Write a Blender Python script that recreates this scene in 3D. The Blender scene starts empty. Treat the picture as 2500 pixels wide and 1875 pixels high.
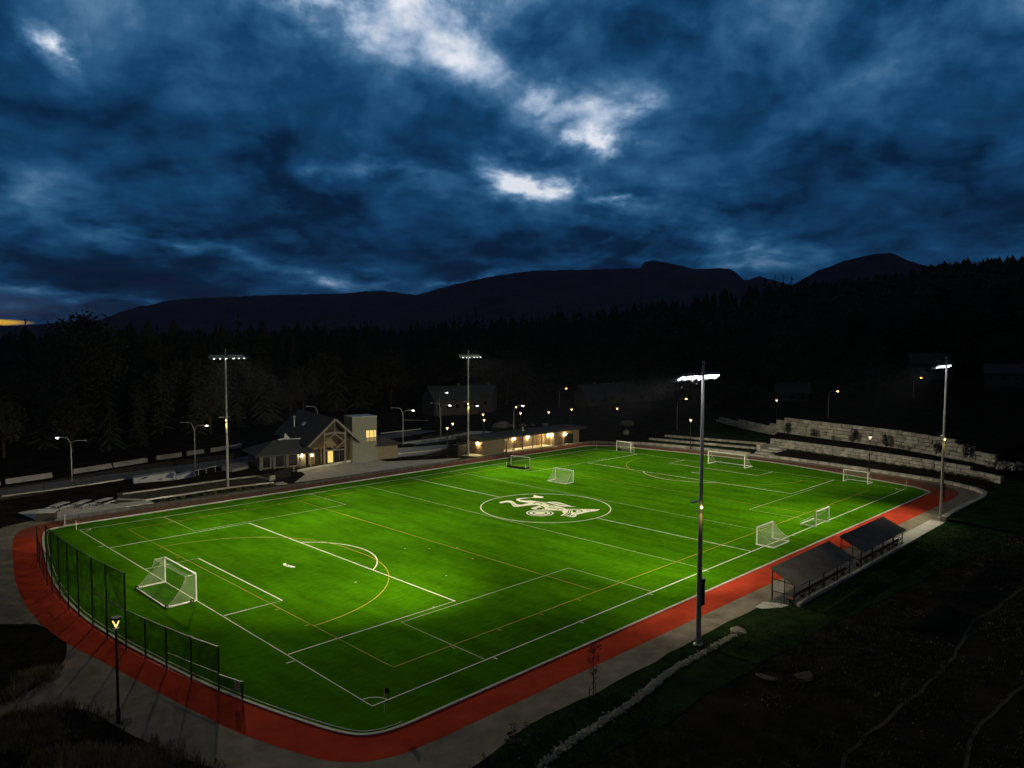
import bpy, bmesh, math, random
from math import radians as R, sin, cos, pi, tan, atan2, hypot
from mathutils import Vector, Matrix, noise as mnoise

S = bpy.context.scene
COL = S.collection

# ------------------------------------------------------------------ camera
CAM = (-77.563, -70.651, 23.482)
YAW, PITCH, ROLL = 44.950, 3.322, 0.212
cd = bpy.data.cameras.new('camera'); cam = bpy.data.objects.new('camera', cd); COL.objects.link(cam)
cd.sensor_width = 36.0; cd.lens = 1831.99 / 2500 * 36; cd.clip_start = 0.5; cd.clip_end = 40000
fw = Vector((cos(R(YAW)) * cos(R(PITCH)), sin(R(YAW)) * cos(R(PITCH)), -sin(R(PITCH))))
rt = Vector((sin(R(YAW)), -cos(R(YAW)), 0)); up = rt.cross(fw)
rr = rt * cos(R(ROLL)) + up * sin(R(ROLL)); uu = -rt * sin(R(ROLL)) + up * cos(R(ROLL))
M = Matrix((rr, uu, -fw)).transposed().to_4x4(); M.translation = Vector(CAM)
cam.matrix_world = M
S.camera = cam

def polar(az, r):
    """ground point at a bearing (degrees right of the pitch's diagonal) and a distance from the viewpoint"""
    t = R(YAW - az)
    return CAM[0] + r * cos(t), CAM[1] + r * sin(t)

# ------------------------------------------------------------------ exposure
S.view_settings.view_transform = 'Standard'; S.view_settings.look = 'None'
S.view_settings.exposure = 0; S.view_settings.gamma = 1
S.render.engine = 'CYCLES'
S.cycles.max_bounces = 4; S.cycles.transparent_max_bounces = 12
S.cycles.sample_clamp_indirect = 2.0

# ------------------------------------------------------------------ sky: dusk, broken cloud
W = bpy.data.worlds.new('World'); S.world = W; W.use_nodes = True
nt = W.node_tree; nt.nodes.clear()
def N(t, **k):
    n = nt.nodes.new(t)
    for a, b in k.items(): setattr(n, a, b)
    return n
def L(a, b): nt.links.new(a, b)
def mth(op, a, b=None, c=None):
    n = N('ShaderNodeMath', operation=op)
    for i, v in enumerate((a, b, c)):
        if v is None: continue
        if isinstance(v, (int, float)): n.inputs[i].default_value = v
        else: L(v, n.inputs[i])
    return n.outputs[0]
tc = N('ShaderNodeTexCoord')
vr = N('ShaderNodeVectorRotate', rotation_type='Z_AXIS'); L(tc.outputs['Generated'], vr.inputs['Vector'])
vr.inputs['Angle'].default_value = -R(YAW)
sx = N('ShaderNodeSeparateXYZ'); L(vr.outputs[0], sx.inputs[0])
az = mth('MULTIPLY', mth('ARCTAN2', mth('MULTIPLY', sx.outputs[1], -1.0), sx.outputs[0]), 57.2958)
el = mth('MULTIPLY', mth('ARCSINE', sx.outputs[2]), 57.2958)
pv = N('ShaderNodeCombineXYZ'); L(az, pv.inputs[0]); L(el, pv.inputs[1])
def noise_tex(vec, scale, detail, rough, off=(0, 0, 0), sc=(1, 1, 1), dist=0.0):
    mp = N('ShaderNodeMapping'); mp.inputs['Location'].default_value = off; mp.inputs['Scale'].default_value = sc
    L(vec, mp.inputs['Vector'])
    n = N('ShaderNodeTexNoise'); n.inputs['Scale'].default_value = scale; n.inputs['Detail'].default_value = detail
    n.inputs['Roughness'].default_value = rough; n.inputs['Distortion'].default_value = dist
    L(mp.outputs[0], n.inputs['Vector']); return n
# cloud sheets are flat overhead, so they crowd together towards the horizon: el -> warped height
ez = mth('MULTIPLY', mth('LOGARITHM', mth('ADD', mth('MAXIMUM', el, 0.0), 7.0), 2.71828), 26.0)
cv3 = N('ShaderNodeCombineXYZ'); L(az, cv3.inputs[0]); L(ez, cv3.inputs[1])
wrp = noise_tex(cv3.outputs[0], 0.13, 6, 0.58, (3, 7, 0), (1, 1.3, 1))
wv = N('ShaderNodeVectorMath', operation='SUBTRACT'); L(wrp.outputs['Color'], wv.inputs[0]); wv.inputs[1].default_value = (.5, .5, .5)
ws = N('ShaderNodeVectorMath', operation='MULTIPLY'); L(wv.outputs[0], ws.inputs[0]); ws.inputs[1].default_value = (11.0, 5.4, 0)
wp = N('ShaderNodeVectorMath', operation='ADD'); L(pv.outputs[0], wp.inputs[0]); L(ws.outputs[0], wp.inputs[1])
big = noise_tex(cv3.outputs[0], 0.085, 7, 0.52, (11, 2, 0), (1, 1.3, 1), 0.6)
fine = noise_tex(cv3.outputs[0], 0.30, 7, 0.56, (5, 9, 2), (1, 1.6, 1), 0.5)
# gaps and thin places in the cloud, each a soft patch at a bearing and height: az, el, half-width, half-height, tilt, brightness
PATCH = [(-15.0, 23.2, 8.0, 2.9, -16, .74), (-6.8, 23.6, 9.0, 3.8, -12, .58), (-3.0, 20.0, 5.6, 3.0, -35, .44), (1.8, 26, 8, 4, 0, .3),
         (2.0, 17.4, 4.4, 2.4, -35, .36), (5.2, 16.8, 5.0, 1.6, 10, .30), (5.8, 14.5, 2.3, .8, 5, .72), (7.6, 16.2, 3.4, .8, 26, .24),
         (1.0, 12.0, 3.8, 1.8, -12, 1.1), (2.6, 11.4, 2.2, 1.1, -30, .5), (7.4, 9.9, 2.2, .55, -8, .5), (10.6, 8.0, 10, 2.6, -18, .26),
         (-30.8, 18.2, 2.6, 1.0, -42, .55), (-25.5, 6.6, 8, 1.1, -9, .28), (-20.5, 5.9, 5, .7, -8, .18), (-13.2, 4.9, 4.6, 1.0, -14, .36),
         (-4.2, 4.5, 4.2, .8, 12, .38), (-26, 2.3, 12, .9, -3, .26), (-14.5, 11.5, 6, .8, 4, .22), (-8, 12, 6, .9, -4, .22),
         (27, 20, 15, 7, 10, .14), (-28, 22, 10, 4, 0, .12), (13, 22, 9, 5, 0, .10), (18.5, 5.6, 5, 1.9, 10, .28), (5, 6.2, 6, 1.3, 0, .12),
         (-31, 9.5, 3.5, 2, 20, .1), (8.5, 14, 9, 6, 0, .10), (-3, 15, 12, 7, 0, .06),
         (-12, 15, 12, 6, 0, -.06), (-6.5, 6.8, 9, 2.0, -6, -.14), (-26, 4.2, 9, 1.6, 0, -.16), (22, 13, 14, 6, 0, -.07), (-31, 13, 9, 4, 10, -.05), (13, 6.9, 5, .9, -14, -.10), (27, 8, 10, 3, 0, -.07), (-5, 9.4, 5, 1.4, 0, -.08)]
acc = None
for a, e, sa, se, tilt, amp in PATCH:
    mp = N('ShaderNodeMapping', vector_type='TEXTURE'); L(wp.outputs[0], mp.inputs['Vector'])
    mp.inputs['Location'].default_value = (a, e, 0); mp.inputs['Rotation'].default_value = (0, 0, R(tilt)); mp.inputs['Scale'].default_value = (sa * 1.5, se * 1.5, 1)
    g = N('ShaderNodeTexGradient', gradient_type='QUADRATIC_SPHERE'); L(mp.outputs[0], g.inputs[0])
    acc = mth('MULTIPLY', g.outputs['Fac'], amp) if acc is None else mth('MULTIPLY_ADD', g.outputs['Fac'], amp, acc)
base = N('ShaderNodeMapRange'); L(el, base.inputs[0])
for i, v in enumerate((0, 16, .175, .322)): base.inputs[i + 1].default_value = v
nz = mth('ADD', mth('MULTIPLY', mth('SUBTRACT', big.outputs['Fac'], .5), .60), mth('MULTIPLY', mth('SUBTRACT', fine.outputs['Fac'], .5), .20))
# cloud tops catch the light from above: density now minus density a little higher up
rel = mth('SUBTRACT', noise_tex(cv3.outputs[0], 0.15, 6, 0.55, (21, 4, 5), (1, 1.35, 1), 0.6).outputs['Fac'], noise_tex(cv3.outputs[0], 0.15, 6, 0.55, (21, 5.9, 5), (1, 1.35, 1), 0.6).outputs['Fac'])
bl = noise_tex(cv3.outputs[0], 0.12, 6, 0.58, (31, 14, 5), (1, 1.15, 1), 0.2)
bil = mth('SUBTRACT', mth('ABSOLUTE', mth('SUBTRACT', bl.outputs['Fac'], .5)), .085)   # rounded lumps with thin dark creases
nz = mth('MULTIPLY_ADD', bil, .62, nz)
rw = N('ShaderNodeMapRange'); L(el, rw.inputs[0])
for i, v in enumerate((3, 18, .34, .12)): rw.inputs[i + 1].default_value = v
nz = mth('MULTIPLY_ADD', rel, rw.outputs[0], nz)
# the noise bites harder where the cloud is thin
lum = mth('ADD', base.outputs[0], mth('ADD', mth('MULTIPLY', acc, mth('ADD', mth('MULTIPLY', nz, 3.4), 1.0)), nz))
cr = N('ShaderNodeValToRGB'); L(lum, cr.inputs[0])
els = cr.color_ramp.elements
els[0].position = 0.0; els[0].color = (.0012, .0068, .0215, 1)
els[1].position = 1.0; els[1].color = (.80, .84, .93, 1)
for p, c in ((.15, (.0022, .0165, .051)), (.30, (.0070, .054, .145)), (.44, (.026, .108, .235)), (.58, (.095, .205, .37)), (.74, (.33, .45, .63))):
    q = els.new(p); q.color = (*c, 1)
# the afterglow under the cloud on the left horizon
gl = N('ShaderNodeMapping', vector_type='TEXTURE'); L(pv.outputs[0], gl.inputs['Vector'])
gl.inputs['Location'].default_value = (-36.5, 1.02, 0); gl.inputs['Scale'].default_value = (4.2, .27, 1)
gg = N('ShaderNodeTexGradient', gradient_type='SPHERICAL'); L(gl.outputs[0], gg.inputs[0])
gs = mth('MINIMUM', mth('MULTIPLY', gg.outputs['Fac'], 3.2), 1.0)
gl2 = N('ShaderNodeMapping', vector_type='TEXTURE'); L(wp.outputs[0], gl2.inputs['Vector'])
gl2.inputs['Location'].default_value = (-37, 1.5, 0); gl2.inputs['Scale'].default_value = (12, 1.7, 1)
gg2 = N('ShaderNodeTexGradient', gradient_type='QUADRATIC_SPHERE'); L(gl2.outputs[0], gg2.inputs[0])
mx = N('ShaderNodeMix', data_type='RGBA'); L(mth('MULTIPLY', gg2.outputs['Fac'], .22), mx.inputs[0]); L(cr.outputs[0], mx.inputs[6]); mx.inputs[7].default_value = (.16, .11, .12, 1)
mx2 = N('ShaderNodeMix', data_type='RGBA'); L(gs, mx2.inputs[0]); L(mx.outputs[2], mx2.inputs[6]); mx2.inputs[7].default_value = (.95, .56, .04, 1)
zen = N('ShaderNodeMapRange'); L(el, zen.inputs[0])
for i, v in enumerate((26, 50, 0, .85)): zen.inputs[i + 1].default_value = v
mx3 = N('ShaderNodeMix', data_type='RGBA'); L(zen.outputs[0], mx3.inputs[0]); L(mx2.outputs[2], mx3.inputs[6]); mx3.inputs[7].default_value = (.034, .034, .034, 1)
beh = N('ShaderNodeMapRange'); L(mth('ABSOLUTE', az), beh.inputs[0])
for i, v in enumerate((45, 80, 0, .85)): beh.inputs[i + 1].default_value = v
mx4 = N('ShaderNodeMix', data_type='RGBA'); L(beh.outputs[0], mx4.inputs[0]); L(mx3.outputs[2], mx4.inputs[6]); mx4.inputs[7].default_value = (.034, .034, .034, 1)
bg1 = N('ShaderNodeBackground'); L(mx4.outputs[2], bg1.inputs[0]); bg1.inputs[1].default_value = 1.0
SUN_EL, SUN_ROT = R(-8.0), R(10.0)
sky = N('ShaderNodeTexSky', sky_type='NISHITA', sun_disc=False, sun_elevation=SUN_EL, sun_rotation=SUN_ROT)
bg2 = N('ShaderNodeBackground'); L(sky.outputs[0], bg2.inputs[0]); bg2.inputs[1].default_value = 0.05
ad = N('ShaderNodeAddShader'); L(bg1.outputs[0], ad.inputs[0]); L(bg2.outputs[0], ad.inputs[1])
wo = N('ShaderNodeOutputWorld'); L(ad.outputs[0], wo.inputs[0])

# ------------------------------------------------------------------ helpers
def mat(name, col, rough=.8, var=.0, scale=1.0, col2=None, bump=.0, bscale=None, metal=0, detail=5, stretch=(1, 1, 1), spec=.3):
    m = bpy.data.materials.new(name); m.use_nodes = True
    t = m.node_tree; b = t.nodes['Principled BSDF']
    b.inputs['Base Color'].default_value = (*col, 1); b.inputs['Roughness'].default_value = rough
    b.inputs['Metallic'].default_value = metal; b.inputs['Specular IOR Level'].default_value = spec
    if var or col2 or bump:
        c = t.nodes.new('ShaderNodeTexCoord'); mp = t.nodes.new('ShaderNodeMapping'); mp.inputs['Scale'].default_value = stretch
        t.links.new(c.outputs['Object'], mp.inputs['Vector'])
        n = t.nodes.new('ShaderNodeTexNoise'); n.inputs['Scale'].default_value = scale; n.inputs['Detail'].default_value = detail; n.inputs['Roughness'].default_value = .62
        t.links.new(mp.outputs[0], n.inputs['Vector'])
        r = t.nodes.new('ShaderNodeValToRGB'); t.links.new(n.outputs['Fac'], r.inputs[0])
        e = r.color_ramp.elements; e[0].position = .32; e[1].position = .68
        lo = tuple(x * (1 - var) for x in col); hi = col2 if col2 else tuple(min(1, x * (1 + var)) for x in col)
        e[0].color = (*lo, 1); e[1].color = (*hi, 1)
        t.links.new(r.outputs[0], b.inputs['Base Color'])
        if bump:
            n2 = t.nodes.new('ShaderNodeTexNoise'); n2.inputs['Scale'].default_value = bscale or scale * 6; n2.inputs['Detail'].default_value = 4
            t.links.new(mp.outputs[0], n2.inputs['Vector'])
            bp = t.nodes.new('ShaderNodeBump'); bp.inputs['Strength'].default_value = bump; bp.inputs['Distance'].default_value = .05
            t.links.new(n2.outputs['Fac'], bp.inputs['Height']); t.links.new(bp.outputs[0], b.inputs['Normal'])
    return m
def emat(name, col, s):
    m = bpy.data.materials.new(name); m.use_nodes = True; b = m.node_tree.nodes['Principled BSDF']
    b.inputs['Base Color'].default_value = (.1, .1, .1, 1); b.inputs['Emission Color'].default_value = (*col, 1); b.inputs['Emission Strength'].default_value = s
    return m
def brownish(m):
    """base colour blends to grey-brown towards the far end and the clubhouse side"""
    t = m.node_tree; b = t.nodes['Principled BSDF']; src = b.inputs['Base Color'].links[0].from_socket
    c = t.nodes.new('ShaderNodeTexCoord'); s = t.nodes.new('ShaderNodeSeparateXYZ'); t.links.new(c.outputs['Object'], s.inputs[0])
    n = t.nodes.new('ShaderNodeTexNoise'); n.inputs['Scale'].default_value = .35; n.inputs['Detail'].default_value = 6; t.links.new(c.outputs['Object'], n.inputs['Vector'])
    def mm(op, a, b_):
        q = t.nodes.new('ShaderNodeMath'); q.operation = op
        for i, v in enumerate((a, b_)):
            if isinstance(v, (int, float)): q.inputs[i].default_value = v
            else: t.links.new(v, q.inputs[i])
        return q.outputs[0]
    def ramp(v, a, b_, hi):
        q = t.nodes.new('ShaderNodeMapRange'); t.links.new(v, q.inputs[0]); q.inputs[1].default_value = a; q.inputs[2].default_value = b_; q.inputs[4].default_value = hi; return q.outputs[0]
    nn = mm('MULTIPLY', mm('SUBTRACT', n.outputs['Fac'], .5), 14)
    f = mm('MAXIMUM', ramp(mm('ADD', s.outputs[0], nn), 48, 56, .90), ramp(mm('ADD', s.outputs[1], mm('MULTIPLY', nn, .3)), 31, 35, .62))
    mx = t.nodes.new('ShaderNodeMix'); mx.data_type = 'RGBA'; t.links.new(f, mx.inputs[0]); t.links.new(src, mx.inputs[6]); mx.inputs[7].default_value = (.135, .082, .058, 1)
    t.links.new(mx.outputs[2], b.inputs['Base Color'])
def netmat(name, col, cover):
    """mesh or netting whose threads are far thinner than a pixel: part cover, part see-through"""
    m = bpy.data.materials.new(name); m.use_nodes = True; t = m.node_tree; t.nodes.clear()
    o = t.nodes.new('ShaderNodeOutputMaterial'); tr = t.nodes.new('ShaderNodeBsdfTransparent'); df = t.nodes.new('ShaderNodeBsdfDiffuse')
    df.inputs[0].default_value = (*col, 1); mx = t.nodes.new('ShaderNodeMixShader')
    c = t.nodes.new('ShaderNodeTexCoord'); n = t.nodes.new('ShaderNodeTexNoise'); n.inputs['Scale'].default_value = 1.3
    t.links.new(c.outputs['Object'], n.inputs['Vector'])
    mr = t.nodes.new('ShaderNodeMapRange'); mr.inputs[1].default_value = .3; mr.inputs[2].default_value = .7; mr.inputs[3].default_value = cover * .65; mr.inputs[4].default_value = cover * 1.35
    t.links.new(n.outputs['Fac'], mr.inputs[0]); t.links.new(mr.outputs[0], mx.inputs[0])
    t.links.new(tr.outputs[0], mx.inputs[1]); t.links.new(df.outputs[0], mx.inputs[2]); t.links.new(mx.outputs[0], o.inputs[0])
    return m

class MB:
    def __init__(s): s.v = []; s.f = []
    def quad(s, *p):
        n = len(s.v); s.v += [tuple(q) for q in p]; s.f.append(tuple(range(n, n + len(p)))); return s
    def box(s, c, d, rz=0, M=None):
        n = len(s.v); cs, sn = cos(rz), sin(rz)
        for z in (-.5, .5):
            for x, y in ((-.5, -.5), (.5, -.5), (.5, .5), (-.5, .5)):
                p = Vector((x * d[0], y * d[1], z * d[2]))
                if M: p = M @ p
                s.v.append((c[0] + p.x * cs - p.y * sn, c[1] + p.x * sn + p.y * cs, c[2] + p.z))
        for f in ((0, 3, 2, 1), (4, 5, 6, 7), (0, 1, 5, 4), (1, 2, 6, 5), (2, 3, 7, 6), (3, 0, 4, 7)): s.f.append(tuple(n + i for i in f))
        return s
    def tube(s, pts, r, k=8, r1=None):
        pts = [Vector(p) for p in pts]; n = len(pts); base = len(s.v)
        for i, p in enumerate(pts):
            t = (pts[min(i + 1, n - 1)] - pts[max(i - 1, 0)]).normalized()
            a = Vector((0, 0, 1)) if abs(t.z) < .9 else Vector((1, 0, 0))
            u = t.cross(a).normalized(); w = t.cross(u)
            ra = r if r1 is None else r + (r1 - r) * i / (n - 1)
            for j in range(k):
                q = p + (u * cos(2 * pi * j / k) + w * sin(2 * pi * j / k)) * ra; s.v.append(tuple(q))
        for i in range(n - 1):
            for j in range(k):
                a = base + i * k + j; b = base + i * k + (j + 1) % k; s.f.append((a, b, b + k, a + k))
        s.f.append(tuple(base + j for j in range(k))[::-1]); s.f.append(tuple(base + (n - 1) * k + j for j in range(k)))
        return s
    def bar(s, a, b, w, h=None):
        """square-section bar"""
        a, b = Vector(a), Vector(b); d = b - a; l = d.length; t = d / l
        q = Vector((0, 0, 1)) if abs(t.z) < .95 else Vector((0, 1, 0))
        u = t.cross(q).normalized(); v = u.cross(t); h = h or w
        Mx = Matrix((t * 1, u, v)).transposed()
        return s.box((a + b) / 2, (l, w, h), 0, Mx)
    def ball(s, c, r, k=8, sq=(1, 1, 1), jit=0, rnd=None):
        n = len(s.v); rows = max(3, k // 2)
        for i in range(rows + 1):
            th = pi * i / rows
            for j in range(k):
                ph = 2 * pi * j / k; q = r * (1 + (rnd.uniform(-jit, jit) if jit else 0))
                s.v.append((c[0] + q * sin(th) * cos(ph) * sq[0], c[1] + q * sin(th) * sin(ph) * sq[1], c[2] + q * cos(th) * sq[2]))
        for i in range(rows):
            for j in range(k):
                a = n + i * k + j; b = n + i * k + (j + 1) % k; s.f.append((a, a + k, b + k, b))
        return s
    def prism(s, poly, z0, z1):
        n = len(s.v); k = len(poly)
        s.v += [(x, y, z0) for x, y in poly] + [(x, y, z1) for x, y in poly]
        ar = sum(poly[i][0] * poly[(i + 1) % k][1] - poly[(i + 1) % k][0] * poly[i][1] for i in range(k))
        up_ = tuple(range(n + k, n + 2 * k)); dn = tuple(range(n, n + k))[::-1]
        if ar < 0: up_, dn = up_[::-1], dn[::-1]
        s.f += [up_, dn]
        for i in range(k):
            j = (i + 1) % k; q = (n + i, n + j, n + k + j, n + k + i); s.f.append(q if ar > 0 else q[::-1])
        return s
    def sheet(s, poly, z):
        k = len(poly); ar = sum(poly[i][0] * poly[(i + 1) % k][1] - poly[(i + 1) % k][0] * poly[i][1] for i in range(k))
        return s.quad(*[(x, y, z) for x, y in (poly if ar > 0 else poly[::-1])])
    def ribbon(s, pts, w, z, close=False):
        """flat strip w wide along a ground line"""
        n = len(pts); base = len(s.v)
        for i, p in enumerate(pts):
            a = pts[i - 1] if (i > 0 or close) else p; b = pts[(i + 1) % n] if (i < n - 1 or close) else p
            dx, dy = b[0] - a[0], b[1] - a[1]; l = hypot(dx, dy) or 1; nx, ny = -dy / l * w / 2, dx / l * w / 2
            s.v += [(p[0] - nx, p[1] - ny, z), (p[0] + nx, p[1] + ny, z)]
        for i in range(n if close else n - 1):
            a = base + 2 * i; b = base + 2 * ((i + 1) % n); s.f.append((a, b, b + 1, a + 1))
        return s
    def build(s, name, m, parent=None, smooth=False):
        me = bpy.data.meshes.new(name); me.from_pydata(s.v, [], s.f); me.update()
        ms = m if isinstance(m, (list, tuple)) else [m]
        for q in ms: me.materials.append(q)
        if smooth: me.polygons.foreach_set('use_smooth', [True] * len(me.polygons))
        o = bpy.data.objects.new(name, me); COL.objects.link(o); o.parent = parent
        return o
def tag(o, label=None, cat=None, group=None, kind=None):
    if label: o['label'] = label
    if cat: o['category'] = cat
    if group: o['group'] = group
    if kind: o['kind'] = kind
    return o
def thing(name, label, cat, loc=(0, 0, 0), rz=0, group=None):
    o = bpy.data.objects.new(name, None); COL.objects.link(o); o.empty_display_size = .3
    o.location = loc; o.rotation_euler = (0, 0, rz); return tag(o, label, cat, group)
def dup(root, loc, rz=0, sc=1.0, label=None):
    r = root.copy(); COL.objects.link(r); r.location = loc; r.rotation_euler = (0, 0, rz); r.scale = (sc, sc, sc)
    if label: r['label'] = label
    for ch in list(root.children):
        c = ch.copy(); COL.objects.link(c); c.parent = r
        for g in list(ch.children):
            d = g.copy(); COL.objects.link(d); d.parent = c
    return r
def struct(name, mb, m): return tag(mb.build(name, m), kind='structure')
def smooth(pts, n=6, close=False):
    """Catmull-Rom through ground points"""
    out = []; k = len(pts)
    for i in range(k if close else k - 1):
        g = lambda j: pts[j % k] if close else pts[max(0, min(k - 1, j))]
        a, b, c, d = g(i - 1), g(i), g(i + 1), g(i + 2)
        for q in range(n):
            t = q / n
            out.append(tuple(.5 * ((2 * b[x]) + (c[x] - a[x]) * t + (2 * a[x] - 5 * b[x] + 4 * c[x] - d[x]) * t * t + (3 * b[x] - a[x] - 3 * c[x] + d[x]) * t ** 3) for x in range(len(a))))
    if not close: out.append(pts[-1])
    return out
def sstep(x): x = max(0., min(1., x)); return x * x * (3 - 2 * x)
def interp(tab, x):
    if x <= tab[0][0]: return tab[0][1]
    for (a, b), (c, d) in zip(tab, tab[1:]):
        if x <= c: return b + (d - b) * (x - a) / (c - a)
    return tab[-1][1]
HILL = [(-60, 0), (-34, 0), (-20, 2), (-9, 5), (0, 11), (6, 17), (12, 27), (18, 37), (24, 46), (30, 62), (36, 64), (60, 64), (90, 20), (110, 0)]
def ground(x, y):
    dx, dy = x - CAM[0], y - CAM[1]; r = hypot(dx, dy); a = (YAW - math.degrees(atan2(dy, dx)) + 180) % 360 - 180
    h = interp(HILL, a) * sstep((r - 185) / 420.)
    if r > 240: h += sstep((r - 240) / 200) * 1.5 * mnoise.noise((x * .012, y * .012, 1))
    return h
rnd = random.Random(7)

# ------------------------------------------------------------------ materials
m_turf = mat('turf', (.034, .150, .0022), .95, .0, .16, None, .25, 30, stretch=(1, 2.2, 1), spec=.0)
def turf_nodes(m):
    t = m.node_tree; b = t.nodes['Principled BSDF']
    c = t.nodes.new('ShaderNodeTexCoord')
    def nz(sc, st, rot, lo, hi, det=6):
        mp = t.nodes.new('ShaderNodeMapping'); mp.inputs['Scale'].default_value = st; mp.inputs['Rotation'].default_value = (0, 0, rot)
        t.links.new(c.outputs['Object'], mp.inputs['Vector'])
        n = t.nodes.new('ShaderNodeTexNoise'); n.inputs['Scale'].default_value = sc; n.inputs['Detail'].default_value = det; n.inputs['Roughness'].default_value = .6
        t.links.new(mp.outputs[0], n.inputs['Vector'])
        r = t.nodes.new('ShaderNodeMapRange'); r.inputs[1].default_value = .3; r.inputs[2].default_value = .7; r.inputs[3].default_value = lo; r.inputs[4].default_value = hi
        t.links.new(n.outputs['Fac'], r.inputs[0]); return r.outputs[0]
    # brushed pile: short streaks both ways, broad worn patches
    a = nz(.55, (1, .22, 1), .5, .70, 1.22); d = nz(.10, (1, 1, 1), 0, .82, 1.16); e = nz(2.6, (.3, 1, 1), .2, .80, 1.2, 9)
    m1 = t.nodes.new('ShaderNodeMath'); m1.operation = 'MULTIPLY'; t.links.new(a, m1.inputs[0]); t.links.new(d, m1.inputs[1])
    m2 = t.nodes.new('ShaderNodeMath'); m2.operation = 'MULTIPLY'; t.links.new(m1.outputs[0], m2.inputs[0]); t.links.new(e, m2.inputs[1])
    v = t.nodes.new('ShaderNodeVectorMath'); v.operation = 'SCALE'; v.inputs[0].default_value = (.046, .158, .0018); t.links.new(m2.outputs[0], v.inputs['Scale'])
    t.links.new(v.outputs[0], b.inputs['Base Color'])
turf_nodes(m_turf)
m_white = mat('line paint white', (.86, .86, .70), .8, .10, 3)
m_thin = mat('line paint pale', (.50, .56, .32), .8, .12, 3)
m_yellow = mat('line paint yellow', (.46, .34, .03), .8, .12, 3)
m_kerb = mat('kerb concrete', (.55, .53, .47), .8, .15, 2)
m_track = mat('red running surface', (.43, .052, .026), .95, .22, .35, None, .3, 40, spec=0)
brownish(m_track)
m_gravel = mat('grey gravel path', (.23, .20, .16), .95, .3, .5, None, .4, 25, spec=0)
m_soil = mat('dark soil', (.014, .013, .012), 1, .5, .4, (.030, .027, .023), .6, 6, spec=0)
m_grassb = mat('dark grass bank', (.014, .028, .009), 1, .5, .5, None, .6, 8, spec=0)
m_conc = mat('pale concrete', (.46, .45, .42), .85, .16, .6, None, .15, 12)
m_asph = mat('asphalt road', (.105, .11, .12), .9, .25, .25, None, .2, 20)
m_stone = mat('limestone blocks', (.34, .33, .30), .9, .38, .9, None, .5, 7)
def per_block(m, lo, hi):
    t = m.node_tree; b = t.nodes['Principled BSDF']; src = b.inputs['Base Color'].links[0].from_socket
    gq = t.nodes.new('ShaderNodeNewGeometry'); mr = t.nodes.new('ShaderNodeMapRange'); mr.inputs[3].default_value = lo; mr.inputs[4].default_value = hi
    t.links.new(gq.outputs['Random Per Island'], mr.inputs[0]); v = t.nodes.new('ShaderNodeVectorMath'); v.operation = 'SCALE'
    t.links.new(src, v.inputs[0]); t.links.new(mr.outputs[0], v.inputs['Scale']); t.links.new(v.outputs[0], b.inputs['Base Color'])
per_block(m_stone, .74, 1.2)
m_black = mat('black powder coat', (.012, .012, .013), .5)
m_steel = mat('galvanised steel', (.42, .43, .44), .5, .1, 3)
m_fence = netmat('black chain link', (.016, .018, .016), .52)
m_fenceg = netmat('grey chain link', (.055, .055, .053), .26)
m_fencep = netmat('dusty chain link', (.055, .052, .048), .42)
m_net = netmat('white goal net', (.75, .77, .66), .17)
m_goal = mat('white goal paint', (.80, .80, .76), .4)
m_wood = mat('brown timber', (.12, .075, .045), .7, .2, 2)
m_wall = mat('grey green render', (.17, .18, .155), .85, .08, .6)
m_wallt = mat('tan block wall', (.17, .14, .095), .9, .14, 2.0, None, .2, 10)
m_side = mat('grey siding', (.11, .112, .11), .8, .12, 1, stretch=(12, 12, .2))
m_roof = mat('charcoal shingles', (.048, .051, .054), .85, .25, 2.5, None, .4, 14)
m_dark = mat('dark glass', (.012, .013, .016), .15, spec=.5)
m_roofd = mat('charcoal metal roof', (.030, .029, .028), .8, .15, 1)
m_roofs = mat('grey metal roof', (.17, .155, .14), .8, .25, .5, spec=.08)
m_bark = mat('bark', (.05, .036, .026), .95, .3, 4)
m_needle = mat('conifer needles', (.032, .040, .028), 1, .35, .6)
m_leaf = mat('broad leaves', (.050, .055, .044), 1, .35, .6)
m_dim = mat('dim weathered rock', (.12, .115, .105), .95, .3, 1.2, None, .5, 8)
m_trailm = mat('trodden earth', (.030, .027, .023), 1, .3, 1)
m_rock = mat('pale rock', (.29, .275, .24), .95, .3, 1.2, None, .5, 8)
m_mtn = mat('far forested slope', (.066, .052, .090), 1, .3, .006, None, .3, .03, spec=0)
e_flood = emat('floodlight lens', (1.0, .96, 1.0), 9)
e_warm = emat('warm lamp', (1.0, .70, .30), 230)
m_truss = mat('weathered timber', (.16, .15, .135), .8, .15, 3)
m_brown = mat('dark brown cladding', (.055, .040, .028), .85, .2, 1.5)
e_lant = emat('lantern glow', (1.0, .62, .20), 2.2)
e_lantf = emat('path lantern glow', (1.0, .70, .34), 8)
e_white = emat('white lamp', (1.0, .93, .84), 26)
e_sod = emat('sodium lamp', (1.0, .42, .08), 26)
e_win = emat('lit window', (1.0, .70, .18), .95)
m_concd = mat('weathered concrete', (.20, .20, .20), .9, .25, .8)
e_amber = emat('amber lamp', (1.0, .72, .22), 12)

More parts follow.
